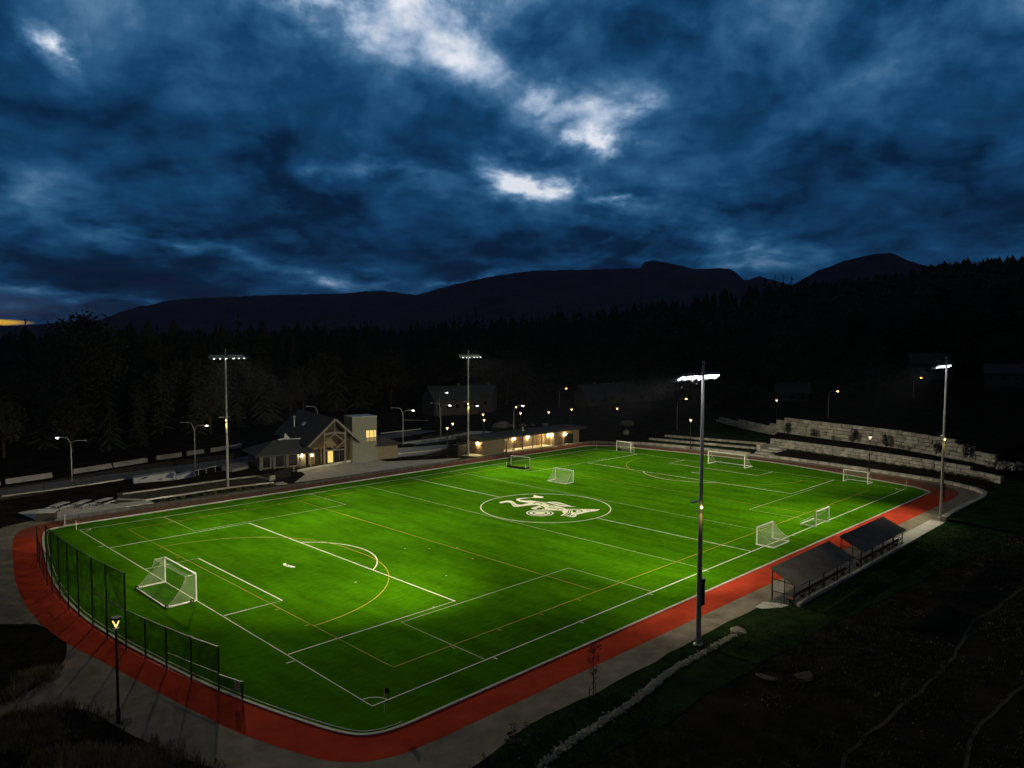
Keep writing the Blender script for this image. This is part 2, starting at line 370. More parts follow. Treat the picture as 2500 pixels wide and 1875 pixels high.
# ------------------------------------------------------------------ ground, turf, track, paths
g = MB(); rad = [0, 12, 25, 40, 60, 85, 115, 150, 185, 220, 260, 300, 340, 390, 450, 520, 600, 700, 900, 1300, 2200, 4500, 9000, 16000]; NA = 180
for r_ in rad:
    for i in range(NA):
        x, y = polar(i * 360 / NA, r_ + (i * 1e-4 if r_ == 0 else 0)); g.v.append((x, y, ground(x, y) - .03))
for k in range(len(rad) - 1):
    for i in range(NA):
        a = k * NA + i; b = k * NA + (i + 1) % NA; g.f.append((a, a + NA, b + NA, b))
o = struct('ground', g, m_soil)
bm = bmesh.new(); bm.from_mesh(o.data); bmesh.ops.recalc_face_normals(bm, faces=bm.faces)
bm.to_mesh(o.data); bm.free()

turf_w = [(-50.5, -34.6), (-52.2, -34.3), (-53.6, -33.1), (-54.9, -29.4), (-56.6, -22.5), (-58.1, -13), (-58.9, -5), (-59.05, 1), (-58.7, 7.4), (-57.7, 15.4), (-55.7, 26), (-54.3, 32), (-53.2, 34.1), (-51.2, 34.9)]
turf_e = [(51.3, 35.5), (53.4, 34.6), (54.7, 33), (56.7, 30.4), (58.3, 21), (60, 8), (60.6, -4), (58.6, -15), (54.4, -29.8), (53, -33), (51, -34.8), (49, -34.9)]
TURF = smooth(turf_w, 5) + smooth(turf_e, 5)
track_w = [(-50.3, -37.3), (-52.3, -37.1), (-54, -36.6), (-55.4, -35.5), (-56.6, -33.4), (-58.5, -27), (-60.4, -14.5), (-61.7, -6), (-62.0, 1), (-61.6, 8.6), (-60.2, 18), (-58.4, 27.6), (-56.8, 34), (-54.8, 37.2), (-51.5, 38.2)]
track_e = [(51.5, 38.6), (55, 38.4), (57.6, 36.6), (60, 30), (62, 22), (63.2, 8), (63.4, -6), (62.4, -18), (60.4, -29), (58.2, -35), (54, -38), (48, -38.7), (30, -38.6), (0, -38.0)]
TRACK = smooth(track_w, 5) + smooth(track_e, 5)
TRACK = [(x + .10 * mnoise.noise((x * .9, y * .9, 3)), y + .10 * mnoise.noise((x * .9, y * .9, 9))) for x, y in TRACK]
grav = [(-74, 12), (-64.6, 2), (-62.1, -1), (-62, -8), (-67, -14), (-76, -13), (-80, -20), (-68.5, -16.6), (-65, -17.3), (-63.6, -19.5), (-63.2, -22), (-62.2, -26.5), (-60.9, -30.8), (-59.2, -35.5), (-56.5, -39.6), (-53, -41.0), (-48.5, -40.6), (-44.8, -39.9), (-39, -40.1), (-30, -40.1), (-26, -40.0), (-15, -40.1), (0, -41.9), (30, -42.2), (50, -42), (54.5, -41.3), (59.5, -36.6), (62.5, -27), (65, -12), (66, 4), (65.4, 16), (62.6, 31), (61, 38.5), (52, 40.6), (20, 40.3), (-20, 40.0), (-42, 40.3), (-57, 39.5), (-61, 24), (-64, 12)]
grav = [(x + .3 * mnoise.noise((x * .35, y * .35, 5)), y + .3 * mnoise.noise((x * .35, y * .35, 8))) for x, y in smooth(grav, 4, True)]
bmg = MB(); bmg.sheet(grav, 0.0); struct('gravel_path', bmg, m_gravel)
vg = smooth([(-52, -43.5), (-44, -39), (-20, -38.5), (0, -41.5), (34, -41.5), (48, -46), (30, -50), (5, -48), (-15, -46.5), (-32, -45.5), (-42, -45.5)], 8, True)
vm = MB(); vm.sheet([(x + .6 * mnoise.noise((x * .4, y * .4, 15)), y + .7 * mnoise.noise((x * .4, y * .4, 18))) for x, y in vg], -.008); struct('grass_verge', vm, m_grassb)
t_ = MB(); t_.sheet(TRACK, .006); struct('running_track', t_, m_track)
t_ = MB(); t_.sheet(TURF, .014); struct('sports_field', t_, m_turf)
k_ = MB()
n0 = len(TURF)
for w_, z0, off in ((.20, .07, .1),):
    for i in range(n0):
        a = TURF[i - 1]; b = TURF[i]
        if hypot(a[0] - b[0], a[1] - b[1]) > 1e-6: k_.bar((a[0], a[1], .03), (b[0], b[1], .03), w_, .08)
struct('kerb', k_, m_kerb)
k_ = MB(); off = []
for i in range(n0):
    a = TURF[i - 1]; b = TURF[(i + 1) % n0]; dx, dy = b[0] - a[0], b[1] - a[1]; l = hypot(dx, dy) or 1; off.append((TURF[i][0] + dy / l * .42, TURF[i][1] - dx / l * .42))
    if i and i % 1 == 0 and hypot(off[i][0] - off[i - 1][0], off[i][1] - off[i - 1][1]) > 1e-6: k_.bar((*off[i - 1], .015), (*off[i], .015), .06, .04)
struct('drain_edge', k_, m_kerb)
print('sign check', off[40], TURF[40])

HL, HW = 50.66, 31.23
ZL = .019
ln = MB(); thin = MB(); yl = MB()
def rect(mb, x0, y0, x1, y1, w, z): mb.ribbon([(x0, y0), (x1, y0), (x1, y1), (x0, y1)], w, z, True)
def arc(mb, c, r, a0, a1, w, z, n=40): mb.ribbon([(c[0] + r * cos(R(a0 + (a1 - a0) * i / n)), c[1] + r * sin(R(a0 + (a1 - a0) * i / n))) for i in range(n + 1)], w, z)
rect(ln, -HL, -HW, HL, HW, .12, ZL)
ln.ribbon([(0, -HW + .1), (0, -9.2)], .11, ZL); ln.ribbon([(0, 9.2), (0, HW - .1)], .11, ZL)
arc(ln, (0, 0), 9.15, 0, 360, .13, ZL, 96)
for s in (-1, 1):
    e = s * HL
    ln.ribbon([(e - s * .1, -20.16), (e - s * 16.5, -20.16), (e - s * 16.5, 20.16), (e - s * .1, 20.16)], .12, ZL)
    ln.ribbon([(e - s * .1, -9.16), (e - s * 5.5, -9.16), (e - s * 5.5, 9.16), (e - s * .1, 9.16)], .12, ZL)
    c = (e - s * 11, 0)
    if s < 0: arc(ln, c, 9.15, -53, 53, .12, ZL + .001)
    else: arc(ln, c, 9.15, 127, 233, .12, ZL + .001); ln.ribbon([(e - 11, -.9), (e - 11, .9)], .2, ZL)
    for q in (-1, 1):
        a0 = {(-1, -1): 0, (-1, 1): 270, (1, -1): 90, (1, 1): 180}[(s, q)]
        arc(ln, (e, q * HW), 1.2, a0 + 4, a0 + 86, .1, ZL + .001, 12)
    for q in (-21.5, 21.5): ln.ribbon([(e + s * .12, q), (e + s * .75, q)], .1, ZL)
for x in (-40, -30, -20, -10, 10, 20, 30, 40): ln.ribbon([(x, -HW - .1), (x, -HW - .5)], .1, ZL)
struct('pitch_markings', ln, m_white)
zt = ZL + .003
for s in (-1, 1):
    for q in (-1, 1): thin.ribbon([(s * 40.7, q * (HW - .1)), (s * 40.7, q * 20.9), (s * 19.3, q * 20.9), (s * 19.3, q * (HW - .1))], .085, zt)
    thin.ribbon([(s * 9.5, -HW + .1), (s * 9.5, HW - .1)], .07, zt)
for x, y in ((-37.6, -9.4), (-25.1, -5.2), (-22.5, -7), (-27, -3.2), (-24.2, -11.5), (-30, -14), (-36.5, -20)):
    thin.ribbon([(x - .12, y), (x + .12, y)], .12, zt)
struct('side_pitch_markings', thin, m_thin)
zy = ZL + .006
rect(yl, -46.3, -27.5, 46.3, 27.5, .085, zy)
for x in (-22.9, 22.9): yl.ribbon([(x, -27.4), (x, 27.4)], .07, zy)
for s in (-1, 1):
    pts = [(s * (-46.3 + 14.7 * cos(R(a))), -1.83 + 14.7 * sin(R(a))) for a in range(-90, 1, 5)] + [(s * (-46.3 + 14.7 * cos(R(a))), 1.83 + 14.7 * sin(R(a))) for a in range(0, 91, 5)]
    yl.ribbon(pts, .085, zy)
for x in (-41, -36, -31, -26, 26, 31, 36, 41):
    for q in (-1, 1): yl.ribbon([(x, q * 27.6), (x, q * 28.1)], .08, zy)
for y in (-16, -11, 11, 16): yl.ribbon([(-46.4, y), (-46.8, y)], .08, zy)
struct('hockey_markings', yl, m_yellow)
EM_LIGHT= [[(3.9, 6.05), (4.62, 6.65), (4.94, 6.63), (4.66, 6.17), (4.85, 5.41), (4.82, 4.81), (4.32, 4.38), (3.89, 4.52), (3.35, 5.31), (2.6, 5.76), (1.61, 6.03), (0.83, 5.96), (0.64, 5.6), (0.95, 5.03), (1.62, 4.39), (1.86, 3.48), (0.98, 3.08), (0.19, 3.31), (0.05, 4.17), (-0.12, 5.0), (0.2, 5.96), (0.61, 6.45), (1.15, 6.68), (2.07, 6.41), (2.79, 5.93), (3.42, 5.6)], [(-2.88, 6.61), (-2.07, 6.82), (-0.83, 6.76), (-0.53, 6.19), (-0.97, 5.29), (-1.69, 4.03), (-1.59, 3.42), (-1.21, 3.37), (-0.37, 3.34), (0.36, 3.47), (0.63, 2.75), (-0.42, 2.03), (-1.34, 2.41), (-2.64, 2.67), (-3.11, 3.12), (-2.83, 3.73), (-1.94, 4.92), (-1.56, 5.73), (-1.86, 6.02), (-2.77, 6.11)], [(0.35, 3.61), (1.63, 3.97), (1.87, 3.07), (2.04, 2.11), (1.73, 1.49), (1.44, 0.61), (1.61, -0.45), (1.55, -1.96), (1.14, -2.91), (-0.04, -3.22), (-0.78, -2.32), (-1.47, -1.17), (-0.33, -0.13), (0.17, 1.08), (0.01, 1.61), (-0.42, 2.03)], [(2.08, 2.07), (2.91, 1.8), (3.57, 1.02), (3.56, -0.08), (3.19, -1.34), (2.99, -2.29), (3.25, -2.98), (2.5, -2.32), (2.0, -1.57), (1.9, -0.6), (2.08, 0.64), (2.2, 1.43)], [(-2.14, 0.82), (-1.51, 1.01), (-0.73, 1.06), (0.06, 1.18), (-0.58, 0.11), (-1.47, -1.17), (-1.72, -0.8), (-2.09, -0.21), (-2.37, 0.19)], [(1.1, -2.87), (4.39, -6.37), (3.26, -6.65), (2.05, -6.25), (1.01, -6.24), (0.05, -6.17), (-0.54, -6.17), (-1.35, -6.79), (-1.96, -6.76), (-2.21, -6.23), (-2.06, -5.6), (-2.48, -4.97), (-1.3, -4.57), (-0.56, -3.54), (0.03, -3.22)]]
EM_DARK= [[(-1.8, 0.06), (-1.17, 0.37), (-0.69, 0.15), (-1.0, -0.53), (-1.59, -0.75), (-1.94, -0.34)], [(0.52, 2.86), (1.05, 3.0), (1.45, 2.68), (1.44, 1.97), (1.13, 1.62), (0.57, 1.52), (1.09, 1.79), (1.21, 2.46), (0.81, 2.71), (0.19, 2.4)], [(1.32, 1.11), (1.11, 0.17), (1.21, -0.81), (0.93, -0.92), (0.83, 0.06)], [(-0.01, -0.44), (0.4, -1.27), (0.82, -1.68), (0.21, -1.7), (-0.23, -0.91)], [(-0.02, -2.09), (0.56, -1.92), (0.91, -2.39), (0.8, -2.88), (0.58, -2.55), (0.36, -2.22), (-0.07, -2.4)], [(0.64, 5.74), (1.0, 5.66), (1.68, 4.73), (1.54, 4.6), (0.79, 5.46)], [(-1.17, 5.62), (-2.05, 4.38), (-2.35, 3.52), (-2.59, 3.5), (-2.13, 4.45)], [(2.41, 1.49), (2.87, 0.39), (2.89, -0.92), (2.84, -1.76), (2.61, -0.91), (2.51, 0.35)], [(-2.59, -5.32), (-0.48, -4.5), (1.25, -3.32), (1.32, -3.39), (-0.7, -4.87), (-2.39, -5.39)], [(-2.34, -5.66), (-0.63, -4.94), (1.36, -3.55), (1.38, -3.69), (-0.84, -5.31), (-2.29, -5.83)], [(-2.22, -6.12), (-1.22, -5.51), (-0.26, -5.0), (-0.39, -5.17), (-1.31, -5.71), (-2.17, -6.27)], [(1.37, -3.8), (2.14, -4.43), (1.95, -5.09), (1.53, -5.57), (0.96, -5.54), (0.41, -5.25), (0.23, -4.83)], [(2.44, -5.44), (2.68, -5.43), (2.51, -5.63), (2.3, -5.66)], [(2.99, -5.49), (3.06, -5.56), (2.63, -6.04), (2.52, -6.0)], [(-1.49, -5.93), (-1.01, -5.83), (-0.77, -6.24), (-1.05, -6.35), (-1.13, -6.05), (-1.51, -6.13), (-1.75, -6.46), (-1.77, -6.22)]]
EM_TOP= [[(1.22, -4.5), (1.74, -4.64), (1.69, -5.18), (1.22, -5.44), (0.67, -5.15)]]

em = MB()
for i, q in enumerate(EM_LIGHT): em.sheet(q, ZL + .010 + .0012 * i)
BC = (-3.32, -1.99)
def ring(mb, r0, r1, z, n=48):
    for i in range(n):
        a, b = 2 * pi * i / n, 2 * pi * (i + 1) / n
        mb.quad((BC[0] + r0 * cos(a), BC[1] + r0 * sin(a), z), (BC[0] + r1 * cos(a), BC[1] + r1 * sin(a), z), (BC[0] + r1 * cos(b), BC[1] + r1 * sin(b), z), (BC[0] + r0 * cos(b), BC[1] + r0 * sin(b), z))
ring(em, 1.66, 1.88, ZL + .010); ring(em, 1.02, 1.42, ZL + .010); ring(em, 0, .78, ZL + .010)
for a, b, c in ((-.62, -.62, .3), (-.4, -.4, .25), (.62, .62, .3)): pass
struct('field_emblem', em, m_white)
ed = MB()
for q in EM_DARK: ed.sheet(q, ZL + .021)
struct('emblem_linework', ed, m_turf)
et = MB()
for q in EM_TOP: et.sheet(q, ZL + .026)
struct('emblem_pupil', et, m_white)
pm = MB()
c = (-39.55, 0)
pm.sheet([(-39.38, 1.05), (-39.72, .95), (-39.86, .55), (-39.55, .35)], zt); pm.sheet([(-39.30, .35), (-39.5, .15), (-39.95, .5), (-39.85, .05)], zt)
pm.sheet([(-39.35, -.15), (-39.45, .1), (-39.95, -.1), (-39.75, -.45)], zt + .001); pm.sheet([(-39.30, -.4), (-39.42, -.2), (-39.75, -.6), (-39.5, -1.0), (-39.25, -.85)], zt + .002)
struct('penalty_mark', pm, m_white)

# concrete plazas, pads, roads
pl = MB()
pl.sheet([(-16.3, 41.0), (-11.7, 40.3), (15.1, 40.0), (20.5, 41.4), (17.9, 42.9), (7.4, 48.2), (7.2, 51.3), (1.7, 52.0), (-4.0, 52.2), (-9.9, 50.6), (-11.2, 46.5)], .02); struct('plaza', pl, m_conc)
pl = MB(); pl.prism([(22.1, 46.7), (25.4, 46.0), (26.4, 41.0), (33.0, 40.5), (33.0, 43.6), (47, 43.6), (47, 40.6), (56, 40.7), (56, 39.9), (24.0, 40.6)], -.02, .05); struct('pavement', pl, m_conc)
pl = MB(); pl.sheet([(-53.8, 47.4), (-49.7, 48.2), (-46.2, 48.4), (-42.5, 44.7), (-41.8, 38.6), (-51.9, 38.4), (-53.1, 40.3)], .02); struct('picnic_pad', pl, m_conc)
pl = MB(); pl.prism([(-42.4, 44.6), (-42.3, 40.8), (-38.4, 40.8), (-38.4, 42.9)], -.02, .06); pl.prism([(-19.4, 42.5), (-19.4, 40.8), (-17.6, 40.8), (-17.4, 43.0)], -.02, .06)
struct('entrance_slab', pl, m_conc)
rd = MB()
rd.ribbon(smooth([(-95, 46), (-72, 55), (-53, 63.2), (-42, 65.6), (-30, 67.2), (-14, 68.6), (2, 72), (22, 77), (48, 84)], 6), 6.8, .012)
struct('road', rd, m_asph)
rd = MB(); rd.sheet([(8, 57), (19.6, 61.6), (31, 58.5), (33, 57), (26, 53), (18, 49.8), (8, 52)], .014); rd.ribbon(smooth([(26, 66), (36, 66.4), (44, 68), (56, 72), (70, 78)], 5), 5.5, .016); struct('car_park', rd, m_conc)
kb = MB()
for pts in (smooth([(-39.6, 50.4), (-31, 50.7), (-23.1, 50.8), (-18.2, 50.5)], 4) + [(-18.0, 46.4)], [(-38.7, 43.6), (-26.1, 44.0), (-18.8, 43.2)], [(-38.6, 43.6), (-41.4, 47)], smooth([(9, 62.5), (24, 66), (40, 67.5)], 4), smooth([(14, 54.6), (24, 53.4), (31, 57)], 4), [(31.8, 85), (45, 85.7)], [(55, 106), (59, 100)], smooth([(-53, 61), (-44, 61.6), (-36, 63), (-28, 63.8)], 4)):
    for a, b in zip(pts, pts[1:]): kb.bar((a[0], a[1], .08), (b[0], b[1], .08), .3, .2)
struct('path_edging', kb, m_conc)
tr = MB()
for pts, w_ in (([(-44, -57.5), (-36.3, -55.2), (-34, -54.9), (-30.1, -55.1), (-26.7, -55.2), (-22, -55.3), (-15.5, -55.4), (-6.6, -54.4), (-.4, -55.1), (7.9, -55.4), (30, -58)], .26), ([(-40, -61), (-30.3, -59.9), (-24.8, -59.6), (-17.2, -60.1), (0, -62)], .24), ([(-80, -22), (-72, -19.2), (-66.5, -18.2)], .35)):
    p = smooth(pts, 6); p = [(x + .3 * mnoise.noise((x * .5, y, 2)), y + .35 * mnoise.noise((x * .4, y, 6))) for x, y in p]; tr.ribbon(p, w_, -.012)
struct('trail', tr, m_trailm)

# ------------------------------------------------------------------ east terraces: block walls and grass banks
def wall(name, label, line, zb, zt_, bh, bl, cat='retaining wall', th=.7, group=None):
    """stone block wall along a ground line from zb to zt_ (both may vary along it), coursed, with slightly uneven blocks"""
    w = MB(); L_ = [0]
    for a, b in zip(line, line[1:]): L_.append(L_[-1] + hypot(b[0] - a[0], b[1] - a[1]))
    tot = L_[-1]
    def at(s):
        s = max(0, min(tot, s))
        for i in range(len(line) - 1):
            if s <= L_[i + 1] + 1e-9:
                t = (s - L_[i]) / (L_[i + 1] - L_[i]); a, b = line[i], line[i + 1]
                return a[0] + (b[0] - a[0]) * t, a[1] + (b[1] - a[1]) * t
    nc = 0
    while True:
        any_ = False; s = -(nc % 2) * bl * .5
        while s < tot:
            l = bl * rnd.uniform(.8, 1.25); s0, s1 = max(s, 0), min(s + l, tot); s += l
            if s1 - s0 < .25: continue
            f = (s0 + s1) / 2 / tot; b0 = interp(zb, f); t0 = interp(zt_, f); z0 = b0 + nc * bh
            if z0 + bh * .6 > t0: continue
            any_ = True; a, b = at(s0), at(s1); d = atan2(b[1] - a[1], b[0] - a[0]); j = rnd.uniform(-.05, .05) + nc * .04
            cx, cy = (a[0] + b[0]) / 2 + sin(d) * -j, (a[1] + b[1]) / 2 + cos(d) * j
            w.box((cx, cy, z0 + bh / 2), (hypot(b[0] - a[0], b[1] - a[1]) - .10, th + rnd.uniform(-.05, .05), bh - .07), d)
        nc += 1
        if not any_: break
    o = w.build(name, m_stone); bv = o.modifiers.new('worn edges', 'BEVEL'); bv.width = .03; bv.segments = 1
    return tag(o, label, cat, group)
lowk = smooth([(65.8, -1.2), (65.2, -12), (63.9, -20.5), (62.5, -27.2), (61.3, -33.3), (59.6, -36.6), (57.2, -39.8), (54.8, -41.4), (50.8, -42.0), (43, -41.9), (34.5, -41.8), (31.5, -42)], 4)
row1 = smooth([(61.4, 30.6), (63.6, 26), (65.2, 15.6), (65.8, 10.4), (66.2, 3.2)], 4)
row2 = smooth([(67.4, 29.0), (69.2, 17.5), (71.2, 4.4)], 4)
row3 = smooth([(71.6, 27.5), (73.8, 13.5), (75.2, 4.2)], 4)
wA = smooth([(76.0, 3.6), (75.2, -2), (73.9, -9), (72.4, -17), (70.6, -25), (68.6, -32), (66.4, -38), (64.0, -41.8)], 4)
wB1 = smooth([(104, 32.5), (96, 20), (90.5, 9.2)], 4)
wB2 = smooth([(90.5, 9.2), (88, 0), (86.2, -9), (84.2, -18), (81.8, -26), (80.2, -31.5), (78.6, -35.5), (77.4, -38)], 4)
wall('seat_wall', 'lowest row of pale stone seat blocks along the track end', row1, [(0, 0)], [(0, .62)], .6, 1.7, 'terrace wall', .8, 'stone seat rows on the grass bank')
wall('seat_wall', 'middle row of pale stone seat blocks on the grass bank', row2, [(0, .58)], [(0, 1.1)], .52, 1.7, 'terrace wall', .8, 'stone seat rows on the grass bank')
wall('seat_wall', 'topmost and shortest row of stone seat blocks on the grass bank', row3, [(0, 1.08)], [(0, 1.6)], .52, 1.7, 'terrace wall', .8, 'stone seat rows on the grass bank')
wall('kerb_wall', 'low single course stone wall curving round the corner of the track', lowk, [(0, 0)], [(0, .62)], .58, 1.9)
wall('retaining_wall', 'middle stone block retaining wall two courses high above the kerb wall', wA, [(0, .75), (.4, .75), (1, .5)], [(0, 2.7), (.4, 2.65), (.85, 2.3), (1, 1.75)], .62, 2.0)
wall('retaining_wall', 'low far end of the upper stone wall running up the bank', wB1, [(0, 1.9), (1, 1.2)], [(0, 2.9), (.5, 3.55), (1, 4.0)], .72, 2.4)
wall('retaining_wall', 'tallest upper stone block retaining wall with several stepped courses', wB2, [(0, 2.2), (.6, 2.0), (1, 1.2)], [(0, 5.2), (.06, 6.1), (.8, 5.4), (.86, 4.7), (.93, 3.8), (1, 3.2)], .74, 2.5)
m_stone.name = 'limestone blocks'
st = MB()
for i in range(4):
    st.box((66.7 + i * 2.0, 1.0 - i * .1, .3 * (i + 1) - .3), (2.1, 4.4 - .3 * i, .6 + .0 * i), -.05)
st.box((66.2, -1.2, .3), (1.6, 1.6, .62), .1); st.box((72.4, 3.4, .8), (3.8, .9, 1.6), -.15)
tag(st.build('stone_steps', m_stone), 'wide stone steps climbing between the seat rows and the block walls', 'steps')
def bank(name, la, za, lb, zb, m, kind='structure', n=40):
    def res(l):
        L_ = [0]
        for a, b in zip(l, l[1:]): L_.append(L_[-1] + hypot(b[0] - a[0], b[1] - a[1]))
        o = []
        for i in range(n + 1):
            s = L_[-1] * i / n
            for k in range(len(l) - 1):
                if s <= L_[k + 1] + 1e-6:
                    t = (s - L_[k]) / (L_[k + 1] - L_[k]); o.append((l[k][0] + (l[k + 1][0] - l[k][0]) * t, l[k][1] + (l[k + 1][1] - l[k][1]) * t)); break
        return o
    A, B = res(la), res(lb); mb = MB(); mr = 6
    for i in range(n + 1):
        f = i / n
        for j in range(mr + 1):
            t = j / mr; x = A[i][0] + (B[i][0] - A[i][0]) * t; y = A[i][1] + (B[i][1] - A[i][1]) * t
            z0 = interp(za, f); z1 = interp(zb, f) if zb else ground(x, y)
            z = z0 + (z1 - z0) * t + (.09 * mnoise.noise((x * .7, y * .7, 0)) if 0 < j < mr else 0); mb.v.append((x, y, z))
    for i in range(n):
        for j in range(mr):
            a = i * (mr + 1) + j; mb.f.append((a, a + 1, a + mr + 2, a + mr + 1))
    o = struct(name, mb, m); b_ = bmesh.new(); b_.from_mesh(o.data)
    bmesh.ops.recalc_face_normals(b_, faces=b_.faces)
    if sum(f.normal.z for f in b_.faces) < 0: bmesh.ops.reverse_faces(b_, faces=b_.faces)
    b_.to_mesh(o.data); b_.free(); return o
bank('grass_bank', row1, [(0, .55)], row2, [(0, .62)], m_grassb)
bank('grass_bank', row2, [(0, 1.05)], row3, [(0, 1.12)], m_grassb)
back3 = [(112, 40), (104, 33), (91.5, 10), (89, 6)]
bank('grass_bank', row3, [(0, 1.55)], back3, [(0, 2.0), (1, 1.4)], m_grassb)
bank('planting_bed', lowk[:33], [(0, .52)], wA, [(0, .80), (1, .55)], m_soil)
bank('planting_bed', wA, [(0, 2.5), (.6, 2.1), (1, 1.3)], [(91, 9)] + wB2[2:], [(0, 2.3), (.6, 2.05), (1, 1.2)], m_soil)
bank('hillside', wB1 + wB2[1:], [(0, 2.6), (.35, 3.4), (.42, 5.6), (.85, 5.2), (1, 2.8)], [polar(3, 285), polar(12, 285), polar(20, 285), polar(26, 285), polar(31, 280), polar(36, 262)], None, m_soil)
bank('grass_slope', lowk[32:], [(0, .35)], [(64, -42), (66, -50), (52, -56), (30, -52)], [(0, 1.2), (1, .2)], m_grassb, n=16)

# ------------------------------------------------------------------ floodlight masts
def spot(name, loc, aim, power, size, blend, col, parent, rad_=.35):
    l = bpy.data.lights.new(name, 'SPOT'); l.energy = power; l.spot_size = R(size); l.spot_blend = blend; l.color = col; l.shadow_soft_size = rad_
    o = bpy.data.objects.new(name, l); COL.objects.link(o); o.location = loc
    o.rotation_euler = (Vector(aim) - Vector(loc)).to_track_quat('-Z', 'Y').to_euler(); o.parent = parent; return o
FCOL = (1.0, .90, .60)
def mast(x, y, h, side, aims, label, cabz, bright):
    """side = +1 when the pitch lies to +y of the mast"""
    t = thing('floodlight_mast', label, 'floodlight', (x, y, 0), 0, 'floodlight masts round the pitch')
    p = MB(); p.tube([(0, 0, 0), (0, 0, h * .5), (0, 0, h)], .21, 14, .10); p.tube([(0, 0, 0), (0, 0, .12)], .36, 14); p.build('pole', m_steel, t, True)
    for s in (.33, .62): MB().tube([(0, 0, h * s), (0, 0, h * s + .12)], .215 - .11 * s, 14).build('joint_band', m_steel, t)
    c = MB(); c.bar((-2.5, 0, h - .25), (2.5, 0, h - .25), .11); c.bar((-2.7, side * .1, h - 1.05), (2.7, side * .1, h - 1.05), .13); c.build('crossarm', m_black, t)
    xs = (-2.35, -1.45, -.6, .6, 1.45, 2.35)
    for i, q in enumerate(xs):
        tilt = R(-30 * side); yaw = R((-22, -10, 0, 0, 10, 22)[i] * -side)
        Mx = Matrix.Rotation(yaw, 3, 'Z') @ Matrix.Rotation(tilt, 3, 'X')
        c0 = Vector((q, side * .45, h - 1.15))
        hd = MB(); hd.box(c0, (.82, .62, .16), 0, Mx)
        v = Mx @ Vector((0, side * .52, .06)); hd.box(c0 + v, (.86, .44, .03), 0, Mx)
        for e in (-.42, .42): hd.box(c0 + Mx @ Vector((e, side * .45, -.02)), (.03, .5, .18), 0, Mx)
        hd.bar((q, side * .1, h - 1.05), tuple(c0), .09)
        ho = hd.build('lamp_head', m_steel, t)
        ln_ = MB()
        if bright:
            ln_.box(c0 + Mx @ Vector((0, side * .04, -.13)), (.70, .46, .085 if q > 0 else .04), 0, Mx)
        else: ln_.box(c0 + Mx @ Vector((.3, side * .36, -.13)), (.16, .22, .10), 0, Mx)
        ln_.build('lens', e_flood, ho)
    mz = h * .515
    a = MB(); a.bar((-1.25, 0, mz), (.5 if not bright else .1, 0, mz), .07); a.box((-.95, 0, mz + .02), (.7, .26, .09)); a.build('path_light_arm', m_steel, t)
    lt = MB(); lt.ball((-.20, -.20, mz - .5), .09, 8); lt.build('downlight', e_amber, t)
    spot('downlight_beam', (-.36, -.40, mz - .4), (-.05, -.05, mz - 4.5), 140 if bright else 900, 62, .9, (1, .66, .16), t, .05)
    if cabz:
        MB().box((.30, -side * .06, cabz + 1.0), (.34, .34, 2.0)).build('control_cabinet', m_black, t)
        MB().box((.30, -side * .06, cabz + 2.06), (.40, .40, .10)).build('cabinet_lid', m_steel, t)
    for i, (ax, ay, pw, sz) in enumerate(aims):
        spot('flood_beam', (xs[1 + i] if i < 4 else 0, side * .95, h - 1.6), (ax - x, ay - y, 0), pw * 1000, sz, 1.0, FCOL, t, .5)
    return t
mast(-27.1, -40.75, 22.0, 1, [(-40, 2, 120, 50), (-24, -10, 7, 70), (-5, -23, 46, 60), (2, 34, 40, 70), (-46, -14, 4, 50), (-16, -33, 9, 74), (-4, 48, 110, 40), (-44, 43, 120, 30)], 'nearest grey floodlight mast by the red track and gravel path, its lamps lit bright', 3.1, True)
mast(33.3, -41.2, 21.5, 1, [(30, -10, 16, 80), (8, -20, 50, 62), (28, 34, 48, 70), (60, -10, 22, 66), (46, 8, 22, 60), (25, -33, 17, 76)], 'grey floodlight mast at the far corner beside the low curved stone wall', 2.6, True)
mast(-26.2, 43.9, 22.0, -1, [(-40, 5, 26, 56), (-28, 10, 15, 80), (-6, 4, 44, 74), (-27, -10, 80, 50), (-48, 14, 16, 60), (-65, -23, 60, 32)], 'grey floodlight mast beside the planted strip left of the clubhouse', 0, False)
mast(23.9, 43.2, 21.5, -1, [(8, 2, 67, 76), (26, 6, 39, 78), (42, 8, 21, 80), (70, -6, 66, 60), (16, 26, 9, 80)], 'grey floodlight mast in front of the long low changing room block', 0, False)

# ------------------------------------------------------------------ lantern posts and street lamps
def lantern(x, y, h, label, z=0, rz=0, glow=None):
    t = thing('lantern_post', label, 'lamp post', (x, y, z), rz, 'black lantern posts along the paths')
    p = MB(); p.tube([(0, 0, 0), (0, 0, h - .8)], .085, 10, .07); p.tube([(0, 0, 0), (0, 0, .9)], .12, 10); p.build('post', m_black, t, True)
    MB().tube([(0, 0, h - .80), (0, 0, h - .68)], .17, 10).build('collar', m_steel, t)
    c = MB()
    for a in range(4): c.tube([(.13 * cos(a * pi / 2 + .7), .13 * sin(a * pi / 2 + .7), h - .7), (.24 * cos(a * pi / 2 + .7), .24 * sin(a * pi / 2 + .7), h - .08)], .012, 5)
    c.tube([(0, 0, h - .08), (0, 0, h - .02), (0, 0, h)], .34, 12, .30); c.build('lantern_cage', m_black, t)
    e = MB()
    for s in (-1, 1):
        Mx = Matrix.Rotation(R(YAW - 90), 3, 'Z') @ Matrix.Rotation(R(26 * s), 3, 'Y'); e.box((0 + .1 * s * cos(R(YAW - 90)), .1 * s * sin(R(YAW - 90)), h - .42), (.06, .06, .42), 0, Mx)
    e.build('lamp', glow or (e_lant if x < 0 else e_lantf), t); return t
lantern(-62.9, -22.05, 6.6, 'black lantern post with a glowing V lamp on the near gravel path')
